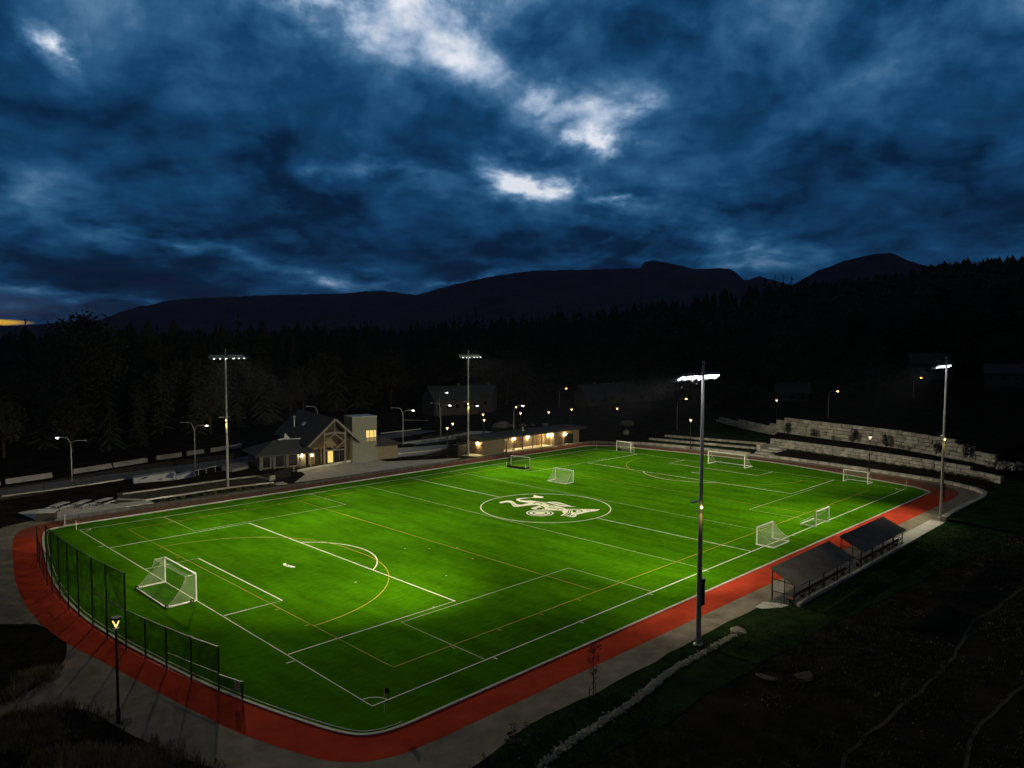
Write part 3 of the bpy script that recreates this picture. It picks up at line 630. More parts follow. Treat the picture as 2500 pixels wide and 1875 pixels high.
lantern(-60.9, 21.2, 6.5, 'black lantern post at the far left edge beside the bend of the red track')
lantern(64.4, 16.3, 6.75, 'black lantern post standing in front of the stone seat rows')
lantern(63.4, -21.3, 6.6, 'black lantern post in front of the curved low stone wall by the small goal')
lantern(96, 12.0, 6.6, 'black lantern post on the bank above the upper stone wall', 3.0)
lantern(18.5, 43.4, 6.4, 'black lantern post on the lawn between the clubhouse and the low block')
lantern(24.3, 48.5, 6.4, 'black lantern post rising just behind the mast at the low block')
lantern(34.0, 49.3, 6.4, 'black lantern post behind the middle of the low block roof', 0)
lantern(42.3, 58.6, 6.4, 'black lantern post beside the grey house behind the low block', 0)
lantern(62.2, 67.3, 6.4, 'upper of the two black lantern posts behind the right half of the low block')
lantern(57.9, 51.9, 6.4, 'black lantern post behind the right end of the low block roof')
lantern(67.8, 53.0, 6.4, 'black lantern post on the dark lawn left of the pale boulder')
lantern(78.5, 46.7, 6.4, 'black lantern post on the dark lawn right of the pale boulder', 0)
lantern(52.5, 56.2, 6.2, 'lower of the two black lantern posts behind the right half of the low block')
def street(x, y, h, label, e, rz=0, arms=(-1, 1), lit=(1,), z=0, group='curved street lamps along the road'):
    t = thing('street_lamp', label, 'street lamp', (x, y, z), rz, group)
    p = MB(); p.tube([(0, 0, 0), (0, 0, h * .78)], .10, 8, .07); p.build('pole', m_steel, t, True)
    for s in arms:
        hh = h if s == arms[0] else h - .5
        pts = [(0, 0, h * .76), (s * .12, 0, h * .88), (s * .55, 0, hh - .12), (s * 1.2, 0, hh), (s * 2.0, 0, hh + .02)]
        MB().tube(pts, .055, 6).build('arm', m_steel, t, True)
        hd = MB(); hd.box((s * 2.25, 0, hh + .03), (.62, .24, .12)); ho = hd.build('lamp_head', m_steel, t)
        if s in lit: MB().ball((s * 2.25, 0, hh - .07), .21, 8, (1.2, .7, .8)).build('bulb', e, ho)
    return t
ang = R(YAW - 90)
street(-42, 67.3, 7.3, 'curved street lamp at far left, lit head leaning left over the road', e_white, ang, (-1, 1), (-1,))
street(-22, 66.8, 8.3, 'double arm street lamp left of the clubhouse with its right head lit', e_white, ang)
street(23.1, 64.1, 8.4, 'double arm street lamp on the car park right of the clubhouse', e_white, ang)
street(39, 70.2, 8.2, 'double arm street lamp behind the low block nearest the mast', e_white, ang)
street(8.8, 76, 8.8, 'street lamp showing just above the clubhouse roof ridge, unlit', e_white, ang, (-1,), ())
street(66.5, 104, 7.8, 'single arm street lamp by the front of the left house, lit', e_white, ang, (1,), (1,))
street(54, 60, 7.4, 'single arm street lamp behind the low block, lit near the two lantern posts', e_white, ang, (1,), (1,))
street(45.5, 67.5, 7.4, 'single arm street lamp lit just left of the floodlight mast by the low block', e_white, ang, (1,), (1,))
street(90, 36, 8.6, 'sodium street lamp glowing orange left of the nearest floodlight mast', e_sod, ang, (1,), (1,), 0, 'orange street lamps on the hillside')
street(112, 6, 8.6, 'sodium street lamp glowing orange above the upper stone wall', e_sod, ang, (1,), (1,), 2.5, 'orange street lamps on the hillside')
street(*polar(28.2, 268), 6.5, 'small sodium street lamp below the white house on the hillside', e_sod, ang, (1,), (1,), ground(*polar(28.2, 268)), 'orange street lamps on the hillside')
street(112, 96, 7.5, 'street lamp lit at the left end of the row of houses', e_sod, ang, (1,), (1,), 0, 'orange street lamps on the hillside')

# ------------------------------------------------------------------ goals
def goal(label, w, h, db, dt, loc, rz, r=.055, kind='soccer', wheels=False, low=0, mnet=None):
    """mouth on local x = 0 facing +x, width along y, frame running back to -x"""
    t = thing('goal', label, 'goal', (*loc, 0), rz, 'goals on and around the pitch')
    for s in (-1, 1): MB().bar((0, s * w / 2, .02), (0, s * w / 2, h), r * 2).build('goalpost', m_goal, t)
    MB().bar((0, -w / 2 - r, h), (0, w / 2 + r, h), r * 2).build('crossbar', m_goal, t)
    b = MB()
    for s in (-1, 1): b.bar((-.02, s * w / 2, r), (-db, s * w / 2, r), r * 1.9)
    b.bar((-db, -w / 2 - r, r), (-db, w / 2 + r, r), r * 1.9); b.build('ground_frame', m_goal, t)
    n = MB(); ny, nk = 12, 8
    hb = low
    prof = []
    for k in range(nk + 1):
        f = k / nk; x = -dt - (db - dt) * (f ** 1.7); z = h * .985 * (1 - f) + hb * f; prof.append((x, z))
    top = [(-dt * k / 3, h - .01 - .10 * sin(pi * k / 3)) for k in range(3)]
    full = top + prof
    for k in range(len(full)):
        for j in range(ny + 1):
            y = -w / 2 + w * j / ny; sag = .16 * sin(pi * j / ny) * sin(pi * k / (len(full) - 1)); n.v.append((full[k][0] + sag * .9, y, max(.05, full[k][1] - sag)))
    for k in range(len(full) - 1):
        for j in range(ny):
            a = k * (ny + 1) + j; n.f.append((a, a + 1, a + ny + 2, a + ny + 1))
    if low:
        n.quad((-db, -w / 2, .05), (-db, w / 2, .05), (-db, w / 2, low), (-db, -w / 2, low))
    for s in (-1, 1):
        pts = [(x, s * w / 2, max(z, .05)) for x, z in full]
        for a, b_ in zip(pts, pts[1:]): n.quad(a, b_, (b_[0], b_[1], .05), (a[0], a[1], .05))
    n.build('net', mnet or m_net, t)
    fr = MB()
    if kind == 'soccer':
        for s in (-1, 1):
            fr.tube([(0, s * w / 2, h), (-dt, s * w / 2, h - .02)], .022, 6)
            fr.tube([(x, s * w / 2, max(z, .05)) for x, z in prof], .014, 5)
        fr.tube([(-dt + .12 * sin(pi * i / 8), -w / 2 + w * i / 8, h - .02 - .14 * sin(pi * i / 8)) for i in range(9)], .012, 5)
        fr.build('net_stay', m_goal, t)
    else:
        bd = MB(); bd.box((-db + .02, 0, .25), (.05, w, .46))
        for s in (-1, 1): bd.box((-db / 2, s * (w / 2 - .03), .25), (db - .1, .05, .46))
        bd.build('backboard', m_black, t)
        for s in (-1, 1): MB().bar((-db, s * w / 2, .02), (-db, s * w / 2, h * .5), .05).build('net_support', m_goal, t)
    if wheels:
        for y in (-w / 2, w / 2):
            for x in ((-.45, -db) if y < 0 else (-db,)):
                o = MB(); o.tube([(x, y - .16, .17), (x, y - .26, .17)], .17, 12); wo_ = o.build('wheel', m_black, t); MB().tube([(x, y - .15, .17), (x, y - .27, .17)], .06, 8).build('hub', m_steel, wo_)
    return t
goal('large white soccer goal with wheels and draped net at the near end', 7.32, 2.46, 2.65, .95, (-50.72, -.2), 0, .06, wheels=True)
goal('large white soccer goal at the far end in front of the stone seats', 7.5, 2.44, 3.0, .9, (50.3, -.1), pi, .06)
goal('small white goal standing on the far goal line near the corner flag', 3.9, 2.0, 2.2, .8, (50.7, -23.6), pi, .05)
goal('hockey goal with black backboard off the far corner behind the goal line', 3.7, 2.12, 1.2, .9, (51.2, 24.3), pi, .045, 'hockey', low=.0)
goal('hockey goal with black backboards and grey net on the far left wing', 4.3, 2.1, 1.3, .95, (20.8, 25.3), R(8), .045, 'hockey', mnet=m_fenceg)
goal('small white portable goal with net left of the centre circle top', 3.95, 2.0, 2.05, .45, (16.9, 11.2), 0, .05)
goal('white portable goal on the near touchline, left of two, with draped net', 3.95, 2.06, 2.05, .25, (4.95, -30.3), R(90), .065, low=.45)
goal('white portable goal on the near touchline, right of two, with slack net', 3.95, 2.0, 2.0, .1, (18.15, -31.6), R(-90), .06, low=.4)
def flag(x, y, h, label, col=None, lean=0):
    t = thing('corner_flag', label, 'corner flag', (x, y, 0), 0, 'corner flags of the pitch')
    MB().tube([(0, 0, 0), (lean, 0, h)], .022, 6).build('pole', m_goal, t)
    f = MB()
    for i in range(4):
        a, b = i / 4, (i + 1) / 4; z0, z1 = h - .02, h - .36
        f.quad((lean + a * .34, .05 * sin(a * 5), z0 - a * .1), (lean + b * .34, .05 * sin(b * 5), z0 - b * .1), (lean + b * .34, .05 * sin(b * 5), z1 - b * .1), (lean + a * .34, .05 * sin(a * 5), z1 - a * .1))
    f.build('flag', col or m_flag, t); return t
m_flag = mat('red flag', (.09, .012, .012), .8)
flag(-50.55, -32.4, 1.55, 'corner flag with a dark red pennant at the near corner')
flag(-50.9, 31.6, 1.25, 'corner flag at the left corner beside the track bend')
flag(50.6, -31.5, 1.5, 'corner flag at the right corner beyond the small goal')
flag(51.2, 31.7, 1.2, 'corner flag at the far corner in front of the low block path')

# ------------------------------------------------------------------ fences
def chain_fence(name, label, pts, hs, mid=None, m=m_fence, pr=.045, lift=.05, dark=m_black, rails=True):
    t = thing(name, label, 'fence', (pts[0][0], pts[0][1], 0))
    P = [(x - pts[0][0], y - pts[0][1]) for x, y in pts]
    for i, (x, y) in enumerate(P):
        h = max(hs[max(i - 1, 0)], hs[min(i, len(hs) - 1)]); MB().tube([(x, y, 0), (x, y, h + .05)], pr, 8).build('fence_post', dark, t)
    rl = MB(); lo_ = MB(); nt_ = MB()
    for i, (a, b) in enumerate(zip(P, P[1:])):
        h = hs[i]; rl.bar((*a, h), (*b, h), .045)
        for q in (mid or {}).get(i, ()): MB().bar((*a, q), (*b, q), .04).build('middle_rail', dark, t)
        lo_.bar((*a, lift + .03), (*b, lift + .03), .02)
        nt_.quad((*a, lift), (*b, lift), (*b, h), (*a, h))
    rl.build('top_rail', dark, t); lo_.build('bottom_rail', dark, t); nt_.build('mesh_panel', m, t); return t
fw_pts = [(-56.15, -24.5), (-56.75, -22.3), (-57.4, -19.4), (-57.95, -16.4), (-58.4, -13.6), (-58.8, -10.7), (-59.1, -7.3), (-59.3, -4.4), (-59.4, -1.0), (-59.45, 1.8), (-59.4, 4.7), (-59.3, 7.6), (-59.1, 10.1), (-58.8, 12.7), (-58.3, 16.2), (-57.7, 19.6), (-57.0, 23.0)]
fw_hs = [1.15, 3.05, 3.05, 3.05, 3.05] + [5.85] * 7 + [3.0] * 4
chain_fence('ball_stop_fence', 'tall black chain link ball stop fence curving round the near goal end', fw_pts, fw_hs, pr=.06, mid={1: (1.25,), 2: (1.25,), 3: (), 5: (2.95, 3.1), 6: (2.95, 3.1), 7: (2.95,), 8: (2.95,), 9: (2.95, 1.5, .9), 10: (2.95, 2.0, 1.3), 11: (2.95,)})
sg = MB(); sg.box((0, 0, 0), (.5, .02, .55)); o = sg.build('notice_sign', m_conc); o.location = (-56.3, -24.05, .82); o.rotation_euler = (0, 0, R(105)); tag(o, 'small pale notice plate on the low end of the ball stop fence', 'sign')
fn = [(-51.3, 35.5)] + [(-49.6 + 3.12 * i, 35.42 + .05 * sin(i)) for i in range(33)]
chain_fence('pitch_fence', 'waist high grey chain link fence along the clubhouse side of the pitch', fn, [1.12] * (len(fn) - 1), None, m_fencep, .03)
fm = [(-62, 55), (-55.5, 57.5), (-48, 59), (-40.5, 62.2), (-34.2, 64.4), (-30.7, 65.0), (-27.5, 65.6), (-24.6, 66.0), (-18, 66.6), (-12.8, 67.4)]
chain_fence('road_fence', 'chain link fence along the road left of the clubhouse', fm, [1.8] * (len(fm) - 1), None, m_fenceg, .04)
fp = [(14.5, 45.8), (17, 47), (20, 48), (23, 49), (26, 49.6)]
chain_fence('garden_fence', 'low dark fence between the clubhouse annex and the car park', fp, [1.0] * 4, None, m_fenceg, .03)
fq = [(26, 61), (29, 60.6), (33, 60.8), (37, 61.6), (41, 62.8)]
chain_fence('court_fence', 'dark railing round the paved court behind the lantern posts', fq, [2.0] * 4, {0: (1,), 1: (1,), 2: (1,), 3: (1,)}, m_fenceg, .05)
fb = [(-42.4, 43.7), (-38.5, 43.7), (-30, 43.4), (-24, 43.2), (-19.2, 43.6), (-14, 46.5)]
chain_fence('lawn_fence', 'grey chain link fence along the planted strip behind the left mast', fb, [1.5] * 5, None, m_fenceg, .035)

# ------------------------------------------------------------------ team shelters
def shelter(x0, x1, label, panels, stripes):
    t = thing('team_shelter', label, 'shelter', (x0, -41.2, 0), 0, 'roofed team shelters beside the track')
    l = x1 - x0; yf, yb = 1.0, -1.05; zf, zb = 2.92, 2.02
    r_ = MB(); Mx = Matrix.Rotation(atan2(zf - zb, yf - yb), 3, 'X')
    r_.box((l / 2, -.12, (zf + zb) / 2 - .02), (l + .3, 2.85, .07), 0, Mx)
    n_ = 24 if stripes else 4
    for i in range(n_ + 1): r_.box((l * i / n_, -.12, (zf + zb) / 2 + .018), (.025, 2.85, .02), 0, Mx)
    r_.build('roof', m_roofs, t)
    for i in range(5):
        x = l * i / 4; MB().bar((x, yb, 0), (x, yb, zb - .05), .09).build('rear_post', m_black, t)
    for x in (0, l / 2, l): MB().bar((x, yf, 0), (x, yf, zf - .05), .09).build('front_post', m_black, t)
    class RB:
        def bar(s, a, b, w): MB().bar(a, b, w).build('rail', m_black, t)
    fr = RB()
    for x in (0, l):
        fr.bar((x, yf, .95), (x, yb, .95), .05); fr.bar((x, yf, 2.05), (x, yb, 1.95), .05); fr.bar((x, -.15, 0), (x, -.15, 2.4), .06)
        fr.bar((x, yf, zf - .08), (x, yb, zb - .08), .07)
    fr.bar((0, yb, .9), (l, yb, .9), .05); fr.bar((0, yb, 1.95), (l, yb, 1.95), .07); fr.bar((0, yf, 2.85), (l, yf, 2.85), .07); fr.bar((0, yb, .45), (l, yb, .45), .04)
    for i in range(0, 4, 2): fr.bar((l * (i + 1) / 4, yb, .45), (l * (i + 2) / 4, yb, .9), .03)
    b = MB(); b.box((l / 2, -.55, .46), (l - .6, .42, .05)); b.box((l / 2, -.80, .78), (l - .6, .05, .34)); bo = b.build('bench', m_wood, t)
    lg = MB()
    for i in range(6): lg.box((.5 + (l - 1) * i / 5, -.55, .22), (.07, .36, .44))
    lg.build('bench_leg', m_black, bo)
    if panels:
        for a, c in ((.94, .46), (.40, -.10)): MB().quad((0, a, 1.0), (0, c, 1.0), (0, c, 2.0), (0, a, 2.0)).build('side_panel', m_conc, t)
    return t
shelter(-13.6, -.9, 'dark roofed team shelter nearer the camera with pale side panels', True, True)
shelter(2.1, 14.6, 'dark roofed team shelter farther along the track by the bright slab', False, False)
sl = MB(); sl.prism([(-14.0, -40.05), (15.6, -40.05), (15.6, -42.2), (-12.9, -42.2)], -.02, .03); struct('shelter_slab', sl, m_asph)
sl = MB(); sl.prism([(16.4, -40.6), (30.8, -40.6), (30.6, -42.4), (16.4, -42.4)], -.02, .05); struct('concrete_slab', sl, m_conc)
sl = MB(); sl.prism([(-16.2, -39.9), (-14.5, -39.8), (-13.7, -40.8), (-13.6, -41.8), (-14.6, -41.6), (-15.3, -41.1), (-16.1, -40.6)], -.02, .02); struct('gravel_patch', sl, m_conc)
kb = MB()
for i in range(12): kb.box((-11.9 + i * 2.8, -42.45, .1), (2.76, .32, .24))
struct('rear_kerb', kb, m_conc)

# ------------------------------------------------------------------ clubhouse
ch = thing('clubhouse', 'grey clubhouse with steep gable, timber truss porch, stair tower and lit upper window', 'clubhouse', (2.0, 52.0, 0), R(-12))
def gable(mb, x0, x1, xr, y0, y1, ze, zr, th=.18):
    for a in (x0, x1):
        d = Vector((xr - a, 0, zr - ze)); nrm = Vector((-d.z, 0, d.x)).normalized() * th * (1 if a < xr else -1)
        p = [(a, y0, ze), (xr, y0, zr), (xr, y1, zr), (a, y1, ze)]
        q = [(v[0] + nrm.x, v[1], v[2] + nrm.z) for v in p]
        mb.quad(*p); mb.quad(*q)
        for i in range(4): mb.quad(p[i], p[(i + 1) % 4], q[(i + 1) % 4], q[i])
tw = MB(); tw.box((2.55, 2.2, 4.3), (5.0, 4.4, 8.6)); two = tw.build('stair_tower', m_wall, ch)
pp = MB(); pp.box((2.55, 2.2, 8.66), (5.1, 4.5, .12)); pp.build('parapet', m_steel, two)
wf = MB()
for z in (3.72, 4.52, 6.02): wf.box((3.85, -.03, z), (2.2, .08, .09))
for x in (2.78, 3.55, 4.40, 4.92): wf.box((x, -.03, 4.87), (.08, .08, 2.3))
wo_ = wf.build('window', m_black, ch)
wp_ = MB(); wp_.quad((2.8, -.005, 4.5), (4.92, -.005, 4.5), (4.92, -.005, 6.0), (2.8, -.005, 6.0)); wp_.build('pane', e_win, wo_)
m_winlow = emat('dim window', (1, .62, .2), .22)
wp_ = MB(); wp_.quad((2.8, -.005, 3.75), (4.92, -.005, 3.75), (4.92, -.005, 4.5), (2.8, -.005, 4.5)); wp_.build('lower_pane', m_winlow, wo_)
hall = MB(); hall.box((-4.1, 10.6, 2.35), (8.0, 18, 4.7)); hall.quad((-8.1, 1.6, 4.7), (-.1, 1.6, 4.7), (-4.1, 1.6, 8.4)); hall.build('hall_wall', m_brown, ch)
rf = MB(); gable(rf, -9.4, 1.0, -4.1, -2.3, 20, 3.9, 8.75); ro = rf.build('hall_roof', m_roof, ch)
MB().box((-6.4, 9.5, 6.95), (.9, 1.5, .12), 0, Matrix.Rotation(R(-43), 3, 'Y')).build('skylight', m_steel, ro)
fl = MB(); fl.tube([(-7.3, 12.5, 5.8), (-7.3, 12.5, 8.0)], .14, 8); fl.tube([(-7.3, 12.5, 8.0), (-7.3, 12.5, 8.25)], .22, 8); fl.build('flue', m_steel, ro)
bg_ = MB()
for s in (-1, 1): bg_.bar((-4.1 + s * 5.15, -2.32, 3.95), (-4.1 + s * .03, -2.32, 8.70), .16, .36)
bg_.build('barge_board', m_truss, ch)
tm = MB()
for x in (-6.1, -2.1): tm.bar((x, -1.9, 0), (x, -1.9, 6.6), .26)
pts = [(-6.3 + 4.4 * i / 10, -1.9, 5.85 + .35 * sin(pi * i / 10)) for i in range(11)]
for a, b in zip(pts, pts[1:]): tm.bar(a, b, .24, .34)
tm.bar((-4.1, -1.9, 6.1), (-4.1, -1.9, 8.4), .18)
for a, b in (((-4.1, 6.0), (-5.95, 4.5)), ((-4.1, 6.0), (-2.25, 4.5)), ((-5.95, 4.5), (-4.1, 3.0)), ((-2.25, 4.5), (-4.1, 3.0))): tm.bar((a[0], -1.9, a[1]), (b[0], -1.9, b[1]), .17)
tm.bar((-6.1, -1.9, 2.95), (-2.1, -1.9, 2.95), .2); tm.build('porch_truss', m_truss, ch)
pw = MB()
for x in (-6.9, -5.6, -4.4, -3.2, -2.0, -.9): pw.box((x, 1.5, 1.5), (.12, .1, 3.0))
pw.box((-3.9, 1.5, 3.0), (6.2, .1, .14)); pwo = pw.build('porch_glazing', m_wood, ch)
MB().quad((-6.9, 1.55, 0.1), (-.9, 1.55, .1), (-.9, 1.55, 2.95), (-6.9, 1.55, 2.95)).build('pane', m_dark, pwo)
MB().quad((-4.3, 1.52, 0.1), (-3.3, 1.52, .1), (-3.3, 1.52, 2.3), (-4.3, 1.52, 2.3)).build('lit_door', e_win, ch)
MB().quad((-4.6, 1.45, 3.2), (-2.4, 1.45, 3.1), (-3.9, 1.45, 4.9), (-4.5, 1.45, 5.0)).build('gable_panel', m_wallt, ch)
wg = MB(); wg.box((-13.1, 4.6, 1.4), (8.6, 7.6, 2.8)); wg.build('wing_wall', m_side, ch)
hr = MB(); e0 = [(-18.4, -.9, 2.75), (-7.4, -.9, 2.75), (-7.4, 9.2, 2.75), (-18.4, 9.2, 2.75)]; r0, r1 = (-13.8, 4.0, 4.8), (-9.6, 4.0, 4.8)
hr.quad(e0[0], e0[1], r1, r0); hr.quad(e0[1], e0[2], r1); hr.quad(e0[2], e0[3], r0, r1); hr.quad(e0[3], e0[0], r0)
e1 = [(x, y, z - .22) for x, y, z in e0]
for i in range(4): hr.quad(e1[i], e1[(i + 1) % 4], e0[(i + 1) % 4], e0[i])
hr.quad(*e1[::-1]); wr = hr.build('wing_roof', m_roof, ch)
rv = MB(); rv.bar((-13.0, 4, 4.75), (-11.9, 4, 4.95), .25); rv.bar((-10.6, 4, 4.78), (-8.8, 4, 4.78), .25); rv.quad((-11.9, 4.2, 4.7), (-10.5, 4.2, 4.7), (-11.6, 4.2, 6.0)); rv.build('ridge_vent', m_steel, wr)
pc = MB()
for x in (-17.3, -14.9, -12.6, -10.2, -8.2): pc.box((x, -.2, 1.3), (.24, .24, 2.6))
pc.box((-12.75, -.2, 2.5), (9.3, .26, .2)); pc.build('veranda_post', m_side, ch)
for x, w_ in ((-16, 1.2), (-13.6, 1.5), (-11.2, 1.6)):
    f = MB(); f.box((x, .76, 1.25), (w_ + .16, .07, 2.2)); fo = f.build('window', m_side, ch); MB().quad((x - w_ / 2, .71, .3), (x + w_ / 2, .71, .3), (x + w_ / 2, .71, 2.25), (x - w_ / 2, .71, 2.25)).build('pane', m_dark, fo)
for y in (2.2, 5.6):
    f = MB(); f.box((-17.44, y, 1.7), (.07, 1.1, 1.4)); fo = f.build('window', m_goal, ch); MB().quad((-17.49, y - .45, 1.1), (-17.49, y + .45, 1.1), (-17.49, y + .45, 2.3), (-17.49, y - .45, 2.3)).build('pane', m_dark, fo)
for x, y in ((-9.6, .55), (-7.9, -.35)): MB().ball((x, y, 2.05), .20, 8).build('wall_lamp', e_warm, ch)
ax = MB(); ax.box((7.4, 4.5, 1.4), (4.6, 8.0, 2.8)); ax.build('annex_wall', m_wallt, ch)
hr = MB(); e0 = [(4.6, -.3, 2.85), (10.6, -.3, 2.85), (10.6, 9.2, 2.85), (4.6, 9.2, 2.85)]; r0, r1 = (7.2, 3.2, 4.3), (7.2, 6.0, 4.3)
hr.quad(e0[0], e0[1], r0); hr.quad(e0[1], e0[2], r1, r0); hr.quad(e0[2], e0[3], r1); hr.quad(e0[3], e0[0], r0, r1); hr.quad(*[(x, y, z - .15) for x, y, z in e0][::-1]); hr.build('annex_roof', m_roof, ch)
bn = MB(); bn.tube([(0, 0, 0), (0, 0, .95)], .26, 12); bo = bn.build('litter_bin', m_black); bo.location = (-11.4, 50.2, 0); tag(bo, 'black cylindrical litter bin with steel bands beside the plaza wall', 'bin')
rg = MB(); [rg.tube([(0, 0, z), (0, 0, z + .06)], .275, 12) for z in (.2, .6, .88)]; rg.build('band', m_steel, bo)
bw = MB(); bw.bar((-10.9, 49.6, .22), (2, 52.6, .22), .3, .4); tag(bw.build('garden_wall', m_conc), 'low concrete edging wall along the back of the plaza', 'low wall')
sb = thing('notice_board', 'white standing sign board at the corner of the lawn', 'sign', (-18.4, 44.4, 0), R(20))
MB().box((0, 0, .62), (1.3, .06, .8)).build('board', m_conc, sb); q_ = MB(); [q_.box((s, 0, .3), (.07, .07, .6)) for s in (-.55, .55)]; q_.build('leg', m_black, sb)

# ------------------------------------------------------------------ changing rooms
cb = thing('changing_room_block', 'long low changing room block with a flat roof and glowing wall lamps', 'building', (26.4, 41.0, 0), R(-1))
w1 = MB(); w1.box((2.8, 2.5, 1.5), (5.6, 5.0, 3.0)); w1.build('end_room_wall', m_wallt, cb)
w1 = MB(); w1.box((13.2, 3.9, 1.5), (15.2, 2.2, 3.0)); w1.build('recess_wall', m_wallt, cb)
w1 = MB(); w1.box((25.0, 2.4, 1.5), (8.4, 5.2, 3.0)); w1.build('end_room_wall', m_wallt, cb)
rf = MB(); rf.prism([(-2.4, -.7), (31.8, -.4), (31.8, 6.2), (-2.4, 6.4)], 3.02, 3.5); rfo = rf.build('flat_roof', m_roofd, cb)
rf = MB(); rf.box((14.5, 3.2, 3.56), (32, 5.2, .08)); rf.build('roof_deck', m_roofd, rfo)
rf = MB(); rf.tube([(13.6, 2.6, 3.6), (13.6, 2.6, 4.3)], .12, 8); rf.tube([(13.6, 2.6, 4.3), (13.6, 2.6, 4.45)], .22, 8); rf.tube([(14.2, 2.9, 3.6), (14.2, 2.9, 4.0)], .1, 8); rf.build('roof_vent', m_steel, rfo)
for x in (6.6, 8.9, 11.4, 14.6, 17.4, 19.8): MB().box((x, .5, 1.5), (.14, .14, 3.0)).build('porch_post', m_black, cb)
def door(x, y, w_, wall_y=True):
    d_ = MB(); d_.box((x, y, 1.08), (w_, .08, 2.16) if wall_y else (.08, w_, 2.16)); do = d_.build('door', m_wood, cb)
    h_ = MB(); h_.box((x + (.35 if wall_y else -.06), y - (.06 if wall_y else -.3), 1.05), (.08, .08, .08)); h_.build('handle', m_steel, do)
for x in (8.4, 11.9, 13.4, 18.6): door(x, 2.76, 1.0)
for x in (23.0,): door(x, -.24, .95)
door(-.04, 2.9, 1.0, False)
gd = MB(); gd.box((25.6, -.24, 1.2), (3.0, .06, 2.2)); gd.build('roller_door', m_black, cb)
ov = MB(); ov.ball((-.04, .9, 2.0), .5, 16, (.1, 1, .45)); ov.build('wall_emblem', m_black, cb)
for x, y, z in ((-.22, 1.9, 2.25), (5.85, 1.6, 2.2), (11.0, 2.55, 2.2), (15.2, 2.55, 2.2), (20.55, 1.5, 2.25), (20.55, .7, 2.35), (24.2, -.42, 2.25)):
    MB().ball((x, y, z), .21, 8).build('wall_lamp', e_warm, cb)
MB().box((5.4, -.72, 2.72), (.8, .05, .34)).build('name_plate', m_conc, cb)
sc_ = thing('screened_enclosure', 'dark screened bin enclosure at the left end of the low block', 'enclosure', (23.0, 45.0, 0))
s_ = MB()
for a, b in (((-1.2, -1), (1.2, -1)), ((-1.2, -1), (-1.2, 2)), ((1.2, -1), (1.2, 2))): s_.quad((*a, .05), (*b, .05), (*b, 2.2), (*a, 2.2))
s_.build('screen', m_black, sc_); s_ = MB(); [s_.bar((x, y, 0), (x, y, 2.6), .08) for x, y in ((-1.2, -1), (1.2, -1), (-1.2, 2), (1.2, 2))]; s_.bar((-1.2, -1, 2.6), (1.2, -1, 2.6), .06); s_.bar((-1.2, -1, 2.6), (-1.2, 2, 2.6), .06); s_.build('frame', m_black, sc_)

# ------------------------------------------------------------------ picnic corner and roadside
def table(x, y, rz, label):
    t = thing('picnic_table', label, 'picnic table', (x, y, .02), rz, 'picnic tables on the concrete pad')
    MB().box((0, 0, .76), (2.6, 1.0, .07)).build('table_top', m_conc, t)
    for s in (-1, 1): MB().box((0, s * .95, .46), (2.4, .38, .06)).build('seat', m_conc, t)
    l = MB()
    for x_ in (-.8, .8):
        l.bar((x_, -.95, .42), (x_, .95, .42), .06); l.bar((x_, -.6, 0), (x_, -.25, .72), .07); l.bar((x_, .6, 0), (x_, .25, .72), .07)
    l.build('frame', m_black, t); return t
table(-49.2, 45.6, R(38), 'pale picnic table, leftmost of the three on the pad')
table(-46.6, 45.0, R(38), 'pale picnic table between the other two on the pad')
table(-44.0, 44.4, R(38), 'pale picnic table, rightmost of the three nearest the slab')
bx = thing('storage_box', 'dark slanted storage box beside the bend of the red track', 'box', (-52.2, 39.9, 0), R(-32))
b_ = MB(); b_.quad((-1.1, -.6, 0), (1.1, -.6, 0), (1.1, .6, 0), (-1.1, .6, 0)); v = [(-1.1, -.6), (1.1, -.6), (1.1, .6), (-1.1, .6)]; tp = [(-.95, -.35, 1.0), (1.15, -.35, 1.0), (1.15, .6, 1.25), (-.95, .6, 1.25)]
for i in range(4): b_.quad((*v[i], 0), (*v[(i + 1) % 4], 0), tp[(i + 1) % 4], tp[i])
b_.build('body', m_roofd, bx); b_ = MB(); b_.quad(*[(x * 1.04, y * 1.06, z + .02) for x, y, z in tp]); b_.quad(*[(x * 1.04, y * 1.06, z + .08) for x, y, z in tp])
for i in range(4):
    a, c = tp[i], tp[(i + 1) % 4]; b_.quad((a[0] * 1.04, a[1] * 1.06, a[2] + .02), (c[0] * 1.04, c[1] * 1.06, c[2] + .02), (c[0] * 1.04, c[1] * 1.06, c[2] + .08), (a[0] * 1.04, a[1] * 1.06, a[2] + .08))
b_.build('lid', m_steel, bx)
gt = thing('gate', 'small metal gate standing at the left corner of the pitch fence', 'gate', (-51.2, 35.4, 0), R(70))
q_ = MB()
for x in (0, 1.1): q_.bar((x, 0, 0), (x, 0, 1.25), .06)
for z in (.12, .7, 1.22): q_.bar((0, 0, z), (1.1, 0, z), .04)
q_.build('frame', m_steel, gt); MB().quad((0, 0, .12), (1.1, 0, .12), (1.1, 0, 1.22), (0, 0, 1.22)).build('mesh_panel', m_fenceg, gt)
m_blue = mat('mural blue', (.02, .035, .10), .7); m_mur = mat('mural white', (.26, .27, .30), .7, .1, 1)
mu = thing('mural_ramp', 'low white skate ramp painted with dark blue shapes', 'skate ramp', (-35.4, 58.4, 0), R(-14))
